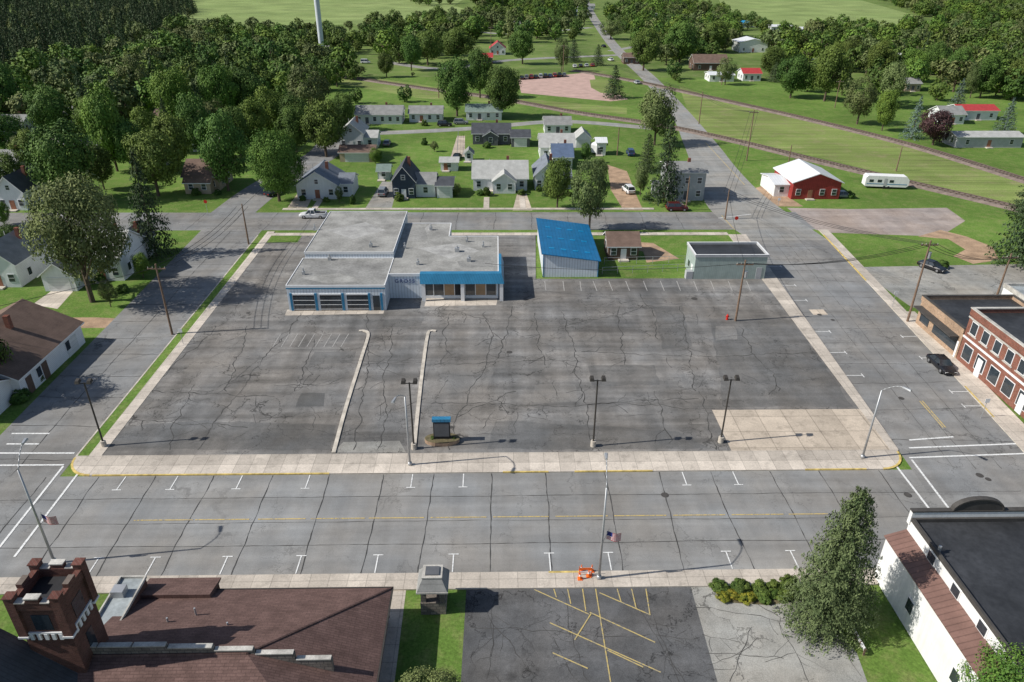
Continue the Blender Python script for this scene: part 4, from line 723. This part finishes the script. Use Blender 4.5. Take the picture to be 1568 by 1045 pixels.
for sg in (-1,1):
    sl_=(11.8-5.5)/6.5; e=nm_+sg*7; p=[(e,4.8,11.8-7*sl_+.15),(nm_,4.8,11.98),(nm_,ty0+.35,11.98),(e,ty0+.35,11.8-7*sl_+.15)]; q=[(x,y,z-.15) for x,y,z in p]; b.hexa(q,p,m_rd)
b.build('nave_roof',r)
b=MB(); A=g(135,965,4.5); B_=g(222,882,4.5); b.box(A.x,B_.x,A.y,B_.y,.05,4.3,m_brickd,m_greyroof); b.rim(A.x-.08,B_.x+.08,A.y-.08,B_.y+.08,4.28,4.5,.12,m_cap); P=g(185,905,4.5); b.box(P.x-.5,P.x+.4,P.y-.5,P.y+.3,4.28,4.9,m_galv); b.build('flat_roof_annex',r)
r=root('parish_hall'); E=g(600,900,3.0); ex1=E.x; ey1=E.y; ex0=B_.x+.15; ry=g(420,1000,6.0).y; hr=ey1-ry; zr_=6.0; ey0=ry-hr
b=MB(); b.box(ex0,ex1-.5,ey0+.5,ey1-.5,.05,2.95,m_brickd); b.build('walls',r); b=MB()
ra=(ex0-1.0,ry,zr_); rb_=(ex1-hr,ry,zr_); e=3.0
b.poly([(ex0-1,ey1,e),(ex1,ey1,e),rb_,ra],m_hall); b.poly([(ex1,ey1,e),(ex1,ey0,e),rb_],m_hall); b.poly([(ex1,ey0,e),(ex0-1,ey0,e),ra,rb_],m_hall)
b.poly([(ex0-1,ey1,e-.02),(ex0-1,ey0,e-.02),(ex1,ey0,e-.02),(ex1,ey1,e-.02)],m_trim); b.cyl(Vector((ex1,ey1,e+.02)),Vector(rb_),.09,.09,m_hall,5); b.cyl(Vector(ra),Vector(rb_),.09,.09,m_hall,5); b.build('hip_roof',r)
b=MB(); b.box(ex1+.0,ex1+.12,ey0,ey1+.12,e-.15,e+.02,m_bronze); b.box(ex0-1,ex1-.002,ey1+.002,ey1+.12,e-.15,e+.02,m_bronze); b.cyl((ex1-.4,ey1-.3,e),(ex1-.4,ey1-.3,.05),.05,.05,m_bronze); b.build('gutters',r)
A=g(228,895,3.2); b=MB(); b.box(A.x,A.x+5.2,ey1-.6,ey1+.9,.05,3.1,m_brickd); b.hexa([(A.x-.2,ey1+1.1,3.1),(A.x-.2,ey1-1.2,3.1),(A.x+5.4,ey1-1.2,3.1),(A.x+5.4,ey1+1.1,3.1)],[(A.x-.2,ey1+1.1,3.2),(A.x-.2,ey1-1.2,3.8),(A.x+5.4,ey1-1.2,3.8),(A.x+5.4,ey1+1.1,3.2)],m_hall); b.build('entry_porch',r)
b=MB(); xx=ex0-1.5; yy=ry+.2
segs=[(0,.36,6.7),(.36,.52,6.5),(.52,.66,6.2),(.66,.8,5.8),(.8,.93,5.2)]; Lw=ex1-1.5-xx
for a,c,z in segs: b.box(xx+Lw*a+.001,xx+Lw*c,yy-.14,yy+.14,3.2,z,m_stone)
b.build('fire_wall',r); b=MB()
for a,c,z in segs:
    n=max(1,int(Lw*(c-a)/2.0))
    for i in range(n): u0=xx+Lw*(a+(c-a)*i/n)+.06; u1=xx+Lw*(a+(c-a)*(i+1)/n)-.06; b.box(u0,u1,yy-.18,yy+.18,z+.002,z+.09,m_cap)
b.build('wall_caps',r)
b=MB()
for x,y in ((300,940),(258,955),(350,962)): P=g(x,y,4.4); b.cyl((P.x,P.y,3.4),(P.x,P.y,5.0),.07,.07,m_galv)
b.build('vent_pipes',r)
P=g(664,941); r=root('stone_bell_shrine',(P.x,P.y+1,0)); b=MB(); b.box(-1.0,1.0,-1.0,1.0,.0,1.3,m_stone)
for cx in (-.95,.55):
    for cy in (-.95,.55): b.box(cx,cx+.4,cy,cy+.4,1.3,2.7,m_stone)
b.box(-.9,.9,.1,.3,1.3,2.6,m_dark); b.build('stone_base_and_piers',r); b=MB()
b.hexa([(-1.2,-1.2,2.7),(1.2,-1.2,2.7),(1.2,1.2,2.7),(-1.2,1.2,2.7)],[(-.75,-.65,3.6),(.75,-.65,3.6),(.75,.65,3.6),(-.75,.65,3.6)],m_rg); b.hexa([(-1.25,-1.25,2.55),(1.25,-1.25,2.55),(1.25,1.25,2.55),(-1.25,1.25,2.55)],[(-1.25,-1.25,2.69),(1.25,-1.25,2.69),(1.25,1.25,2.69),(-1.25,1.25,2.69)],m_cap); b.box(-.8,.8,-.7,.7,3.601,3.75,m_cap); b.box(-.55,.55,-.45,.45,3.752,3.85,m_dkgray); b.build('shingle_roof',r)
b=MB(); b.cyl((0,-.3,2.4),(0,-.3,1.9),.15,.35,m_bronze,12); b.build('bell',r)
P=g(677,680); r=root('monument_sign',(P.x,P.y,.1)); b=MB(); n=20
b.prism([(1.9*math.cos(2*math.pi*k/n),1.0*math.sin(2*math.pi*k/n)+.4) for k in range(n)],0,.45,m_brickt,m_mulch)
b.build('brick_planter',r); b=MB(); b.box(-.9,.9,.2,.6,.45,2.7,m_dark); b.box(-.8,.8,.15,.2,.8,2.5,m_dkgray); b.build('sign_cabinet',r); b=MB(); b.box(-1.0,1.0,.1,.7,2.7,3.05,m_bluef); b.build('blue_cap',r)
shrub((P.x-1.1,P.y+.3),.9,.9); shrub((P.x+1.2,P.y+.3),.8,.8)
# ------------------------------------------------------------------ street furniture
def lot_lamp(x,yb,yt):
    P=g(x,yb); h=hgt(x,yb,yt); r=root('parking_lot_lamp',(P.x,P.y,.1)); b=MB(); b.cyl((0,0,0),(0,0,.7),.3,.28,m_kerb,12); b.cyl((0,0,.7),(0,0,h-.3),.1,.08,m_bronze); b.box(-.6,.6,-.04,.04,h-.43,h-.36,m_bronze); b.build('pole',r); b=MB()
    for sx_ in (-.6,.6):
        b.hexa([(sx_-.24,-.32,h-.32),(sx_+.24,-.32,h-.32),(sx_+.24,.27,h-.2),(sx_-.24,.27,h-.2)],[(sx_-.17,-.22,h-.0),(sx_+.17,-.22,h-.0),(sx_+.17,.22,h+.1),(sx_-.17,.22,h+.1)],m_bronze)
    b.build('flood_heads',r)
for x,yb,yt in ((160,684,583),(634,688,583),(908,684,579),(1103,678,578)): lot_lamp(x,yb,yt)
def street_lamp(x,yb,h,dx,dy,flag=False):
    P=g(x,yb); r=root('street_lamp',(P.x,P.y,.12)); b=MB(); b.cyl((0,0,0),(0,0,.35),.22,.2,m_galv,10); b.cyl((0,0,.35),(0,0,h-1.2),.12,.07,m_galv,10)
    pr=Vector((0,0,h-1.2))
    for k in range(1,6):
        t=k/5; q=Vector((dx*t,dy*t,h-1.2+1.2*math.sin(t*math.pi/2))); b.cyl(pr,q,.045,.04,m_galv,6); pr=q
    b.build('pole_and_arm',r,True); b=MB(); d=Vector((dx,dy,0)).normalized(); n=Vector((-d.y,d.x,0)); q=pr
    def rg_(o,hw,z): return [q+d*o-n*hw+Z*z,q+d*o+n*hw+Z*z]
    a=rg_(-.1,.1,-.06)+rg_(.75,.17,-.1)[::-1]; c_=rg_(-.1,.07,.08)+rg_(.7,.1,.06)[::-1]; b.hexa(a,c_,m_galv); b.build('cobra_head',r)
    if flag:
        b=MB(); zf=h*.42; b.cyl((0,0,zf-.8),(.5,0,zf+.9),.02,.02,m_galv,6)
        for s_ in range(13):
            for c in range(8):
                x0_=.35+c*.15; x1_=x0_+.15; yo=lambda u:.12*math.sin(u*4.5); za=zf+.6-s_*.065
                mt=m_flagb if (s_<7 and c<3) else (m_flagr if s_%2==0 else m_trim); b.poly([(x0_,yo(x0_),za-.065-.05*c*.5),(x1_,yo(x1_),za-.065-.05*(c+1)*.5),(x1_,yo(x1_),za-.05*(c+1)*.5),(x0_,yo(x0_),za-.05*c*.5)],mt)
        b.build('flag',r)
street_lamp(628,713,9.6,-.6,-2.2); street_lamp(917,887,11.0,.2,2.2,True); street_lamp(84,862,11.2,-.4,2.0,True); street_lamp(1320,702,9.6,1.2,-1.4)
def utility(x,yb,yt,arm=True,lean=0,tr=False):
    P=g(x,yb); h=hgt(x,yb,yt); r=root('utility_pole',(P.x,P.y,0)); b=MB(); b.cyl((0,0,0),(lean,0,h),.17,.11,m_wood,8); b.build('pole',r)
    if arm:
        b=MB(); b.box(lean-1.2,lean+1.2,-.08,.08,h-.75,h-.6,m_wood); [b.cyl((lean+s_,0,h-.6),(lean+s_,0,h-.4),.05,.04,m_cap,6) for s_ in (-1.1,-.5,.5,1.1)]; b.build('crossarm',r)
    if tr: b=MB(); b.cyl((lean+.35,0,h-2.6),(lean+.35,0,h-1.7),.24,.24,m_galv,10); b.build('transformer',r)
    return Vector((P.x+lean,P.y,h-.5))
U={k:utility(*v) for k,v in {'a':(264,512,404),'b':(381,374,312,False),'c':(1126,492,398,True,0,True),'d':(1389,493,368,True,0,True),'e':(1521,468,388),'f':(1143,246,168),'g':(1205,262,222,False),'h':(945,238,195,False),'i':(862,112,68),'j':(1278,165,122),'k':(1070,190,140,False),'l':(1372,262,225,False),
    'm':(1105,130,95),'n':(672,150,110),'o':(500,232,190,False),'p':(1050,322,270,False),'q':(752,92,40),'r':(1110,336,290,False)}.items()}
def cable(A,B,sag):
    cu=bpy.data.curves.new('overhead_cable','CURVE'); cu.dimensions='3D'; cu.bevel_depth=.03; sp=cu.splines.new('POLY'); n=14; sp.points.add(n)
    for i in range(n+1): t=i/n; p=A.lerp(B,t); sp.points[i].co=(p.x,p.y,p.z-sag*4*t*(1-t),1)
    cu.materials.append(m_wire); o=bpy.data.objects.new('overhead_cable',cu); sc.collection.objects.link(o)
for a,c_ in (('a','b'),('c','d'),('d','e'),('d','r'),('r','f'),('f','k'),('k','i')):
    for dx in (-1,0,1): cable(U[a]+Vector((dx,0,0)),U[c_]+Vector((dx,0,0)),1.2)
cable(U['c'],U['r'],1); cable(U['c'],Vector((x3-2,yC+3,4.6)),1)
cable(U['a'],Vector((XL0-40,U['a'].y-30,9)),1); cable(U['b'],Vector((U['b'].x,YB1+80,9)),1)
def sign(x,y,h=2.4,oct_=True):
    P=g(x,y); r=root('stop_sign' if oct_ else 'street_sign',(P.x,P.y,0)); b=MB(); b.cyl((0,0,0),(0,0,h),.035,.035,m_galv,6); b.build('post',r); b=MB(); n=8 if oct_ else 4
    ps=[(.38*math.cos(math.pi/n+2*math.pi*k/n),h+.38*math.sin(math.pi/n+2*math.pi*k/n)) for k in range(n)]; b.hexa([(a,-.06,c) for a,c in ps],[(a,-.03,c) for a,c in ps],m_redp if oct_ else m_trim); b.build('plate',r)
sign(1125,352); sign(1366,470,2.4,False); sign(281,528,2.2,False); sign(1502,640,2.4,False); sign(318,326); sign(1190,322,2.4,False)
P=g(1113,490); r=root('fire_hydrant',(P.x,P.y,.1)); b=MB(); b.cyl((0,0,0),(0,0,.12),.2,.2,m_redp,12); b.cyl((0,0,.12),(0,0,.65),.15,.15,m_redp,12); b.cyl((0,0,.65),(0,0,.88),.18,.05,m_redp,12); b.cyl((-.27,0,.48),(.27,0,.48),.07,.07,m_redp,8); b.cyl((0,-.25,.45),(0,0,.45),.09,.09,m_redp,8); b.build('body_and_nozzles',r)
def cone(x,y):
    P=g(x,y); r=root('traffic_cone',(P.x,P.y,.13)); b=MB(); b.box(-.2,.2,-.2,.2,0,.05,m_orange); b.cyl((0,0,.05),(0,0,.35),.15,.09,m_orange,12); b.cyl((0,0,.35),(0,0,.5),.09,.065,m_trim,12); b.cyl((0,0,.5),(0,0,.75),.065,.025,m_orange,12); b.build('cone_body',r)
for x,y in ((890,876),(901,884),(906,876),(888,888)): cone(x,y)
P=g(896,882); r=root('construction_barricade',(P.x,P.y,.13)); b=MB(); b.box(-.5,.5,-.02,.02,.6,.82,m_orange); b.box(-.5,.5,-.02,.02,.3,.45,m_trim); [b.box(s_,s_+.05,-.25,.25,0,.05,m_orange) or b.box(s_,s_+.05,-.019,.019,.05,1.0,m_orange) for s_ in (-.55,.5)]; b.build('boards_and_legs',r)
A=g(1298,958);B3=g(1322,1003); r=root('guard_rail'); b=MB(); d=(B3-A)
for k in range(5): p=A+d*k/4; b.box(p.x-.06,p.x+.06,p.y-.06,p.y+.06,0,.7,m_wood)
n_=Vector((-d.y,d.x,0)).normalized()*.05; b.hexa([A-n_+Z*.4,B3-n_+Z*.4,B3+n_+Z*.4,A+n_+Z*.4],[A-n_+Z*.7,B3-n_+Z*.7,B3+n_+Z*.7,A+n_+Z*.7],m_trim); b.build('rail_and_posts',r)
b=MB()
for p,q in (((922,420),(1060,414)),((565,240),(563,200)),((700,238),(702,205)),((925,405),(1048,402))):
    A=g(*p);B5=g(*q); n=int((B5-A).length/2.4)
    for k in range(n+1): c_=A.lerp(B5,k/n); b.cyl((c_.x,c_.y,0),(c_.x,c_.y,1.3),.04,.04,m_galv,6)
    b.cyl(A+Z*1.25,B5+Z*1.25,.03,.03,m_galv,5); b.cyl(A+Z*.7,B5+Z*.7,.02,.02,m_galv,5)
b.build('chain_link_fence')
P=g(494,84); r=root('water_tower',(P.x,P.y,0)); b=MB(); m_tw=plain('tower_white_paint',(.62,.66,.7),.4,.04,.2); b.cyl((0,0,0),(0,0,5),3.2,1.35,m_tw,24); b.cyl((0,0,5),(0,0,33),1.35,1.35,m_tw,24); b.build('stem',r,False); b=MB()
pr=[(1.35,33),(4,35.5),(6,38.5),(6.5,41.5),(5.6,44.5),(3.2,46.5),(.5,47.2)]
for (r0,z0),(r1,z1) in zip(pr,pr[1:]): b.cyl((0,0,z0),(0,0,z1),r0,r1,m_tw,24)
b.build('tank',r)
# ------------------------------------------------------------------ vehicles
cm={}
def carpaint(col):
    if col not in cm: cm[col]=plain('car_paint',col,.22,.03,.5,spec=.7)
    return cm[col]
def loft(b,st,mat):
    rings=[]
    for x,hw,z0,z1 in st:
        c=.22*(z1-z0); rings.append([(x,-hw*.94,z0),(x,-hw,z0+c),(x,-hw,z1-c*1.2),(x,-hw*.86,z1),(x,hw*.86,z1),(x,hw,z1-c*1.2),(x,hw,z0+c),(x,hw*.94,z0)])
    for a,c_ in zip(rings,rings[1:]):
        for k in range(8): b.poly([a[k],c_[k],c_[(k+1)%8],a[(k+1)%8]],mat)
    b.poly(rings[0][::-1],mat); b.poly(rings[-1],mat)
def car(x,y,ang,col,kind='sedan',z=.03,s=1):
    P=g(x,y); nm={'sedan':'parked_car','suv':'parked_suv','truck':'pickup_truck','van':'parked_van'}[kind]; r=root(nm,(P.x,P.y,z),math.radians(ang)); r.scale=(s,s,s); mt=carpaint(col); b=MB()
    L=2.7 if kind=='truck' else 2.3; hb=1.02 if kind!='sedan' else .88
    loft(b,[(-L,.74,.42,hb-.12),(-L+.12,.86,.3,hb-.03),(-L+.6,.9,.24,hb),(0,.92,.22,hb),(L-1.3,.91,.22,hb-.02),(L-.5,.88,.24,hb-.12),(L-.1,.82,.32,hb-.22),(L,.7,.4,hb-.32)],mt)
    if kind=='sedan': gb_,gt,zt_=(-1.75,1.0),(-1.05,.3),1.42
    elif kind=='suv': gb_,gt,zt_=(-2.15,1.05),(-1.9,.45),1.7
    elif kind=='van': gb_,gt,zt_=(-2.2,1.6),(-2.15,.9),2.0
    else: gb_,gt,zt_=(-.55,1.3),(-.4,.75),1.75
    b.hexa([(gt[0]-.02,-.66,zt_-.03),(gt[1]+.02,-.66,zt_-.03),(gt[1]+.02,.66,zt_-.03),(gt[0]-.02,.66,zt_-.03)],[(gt[0]+.06,-.58,zt_+.04),(gt[1]-.06,-.58,zt_+.04),(gt[1]-.06,.58,zt_+.04),(gt[0]+.06,.58,zt_+.04)],mt)
    for sy_ in (-1,1):
        for u in (0,.5,1): xb=gb_[0]+(gb_[1]-gb_[0])*u; xt=gt[0]+(gt[1]-gt[0])*u; b.cyl((xb,sy_*.83,hb-.03),(xt,sy_*.66,zt_-.01),.045,.04,mt,5)
        b.box(.55,.75,sy_*.95-.08,sy_*.95+.08,hb-.02,hb+.14,mt)
    b.build('body',r); b=MB(); b.hexa([(gb_[0],-.82,hb-.02),(gb_[1],-.82,hb-.02),(gb_[1],.82,hb-.02),(gb_[0],.82,hb-.02)],[(gt[0],-.645,zt_-.02),(gt[1],-.645,zt_-.02),(gt[1],.645,zt_-.02),(gt[0],.645,zt_-.02)],m_glass); b.build('windows',r)
    if kind=='truck': b=MB(); b.box(-2.5,-.65,-.7,.7,hb-.02,hb+.012,m_dark); [b.box(-2.65,-.6,s_*.84-.06,s_*.84+.06,hb-.02,hb+.12,mt) for s_ in (-1,1)]; b.box(-2.66,-2.56,-.78,.78,hb-.02,hb+.12,mt); b.build('cargo_bed',r)
    b=MB()
    for wx_ in (-L*.6,L*.62):
        for wy in (-1,1): b.cyl((wx_,wy*.7,.34),(wx_,wy*.94,.34),.34,.34,m_tyre,16); b.cyl((wx_,wy*.94,.34),(wx_,wy*.955,.34),.2,.18,m_chrome,10)
    b.build('wheels',r); b=MB()
    for sy_ in (-.58,.58): b.box(L-.12,L-.01,sy_-.17,sy_+.17,hb-.42,hb-.27,m_lampw); b.box(-L-.01,-L+.12,sy_-.17,sy_+.17,hb-.3,hb-.15,m_lampr)
    b.build('lights',r)
K=(.012,.012,.014); Wh=(.7,.7,.7); Gy=(.2,.21,.22); Rd=(.25,.02,.02); Sv=(.42,.43,.44); Bl=(.03,.06,.15)
car(1440,563,-90,K,'sedan'); car(1426,412,-60,K,'sedan'); car(480,333,180,Wh,'truck'); car(1036,322,0,(.08,.012,.012),'suv'); car(962,294,100,Wh,'suv'); car(420,298,60,K,'sedan'); car(681,193,0,K,'suv'); car(706,190,0,Gy,'suv'); car(593,222,90,Gy)
car(935,93,105,Wh); car(924,72,105,K); car(975,128,100,Sv); car(965,237,90,Bl,'suv'); car(17,200,20,Wh); car(425,75,0,K); car(560,97,0,Wh,'van'); car(587,298,88,Gy,'suv'); car(700,243,80,K); car(488,274,70,Rd); car(1290,302,0,Gy); car(1240,92,0,Wh); car(890,44,0,Wh); car(842,34,0,Gy,'suv'); car(300,212,0,Gy)
for i,c_ in enumerate((K,Gy,Rd,K,Sv,K,Bl,Rd,K,Gy)): car(799+i*7.2,121-i*.5,90,c_,'suv' if i%3 else 'sedan')
for i,c_ in enumerate((Wh,K,Sv,Rd)): car(880+i*9,103-i*.5,90,c_)
def trailer(x,y,L,ang=0):
    P=g(x,y); r=root('camper_trailer',(P.x,P.y,0),math.radians(ang)); b=MB(); ps=[(0,.6),(.15,.5),(L-.5,.5),(L,.9),(L-.05,2.2),(L-.7,2.9),(.4,2.95),(.02,2.5)]
    b.hexa([(a,0,c) for a,c in ps],[(a,2.4,c) for a,c in ps],m_whitep); b.build('body',r); b=MB()
    for a in (.8,2.6,5.2): b.box(a,a+.9,-.03,.02,1.5,2.1,m_glass)
    b.box(4.0,4.7,-.03,.02,.7,2.4,m_ltgray); b.box(.3,L-.4,-.025,.02,1.05,1.2,m_bluef); b.build('windows_and_door',r); b=MB()
    for a in (L*.45,L*.55): b.cyl((a,-.02,.34),(a,.25,.34),.34,.34,m_tyre,14); b.cyl((a,2.15,.34),(a,2.42,.34),.34,.34,m_tyre,14)
    b.cyl((L,1.2,.5),(L+1.2,1.2,.45),.06,.06,m_iron); b.build('wheels_and_hitch',r)
trailer(1323,288,9.5,-8); trailer(917,238,3.5,60)
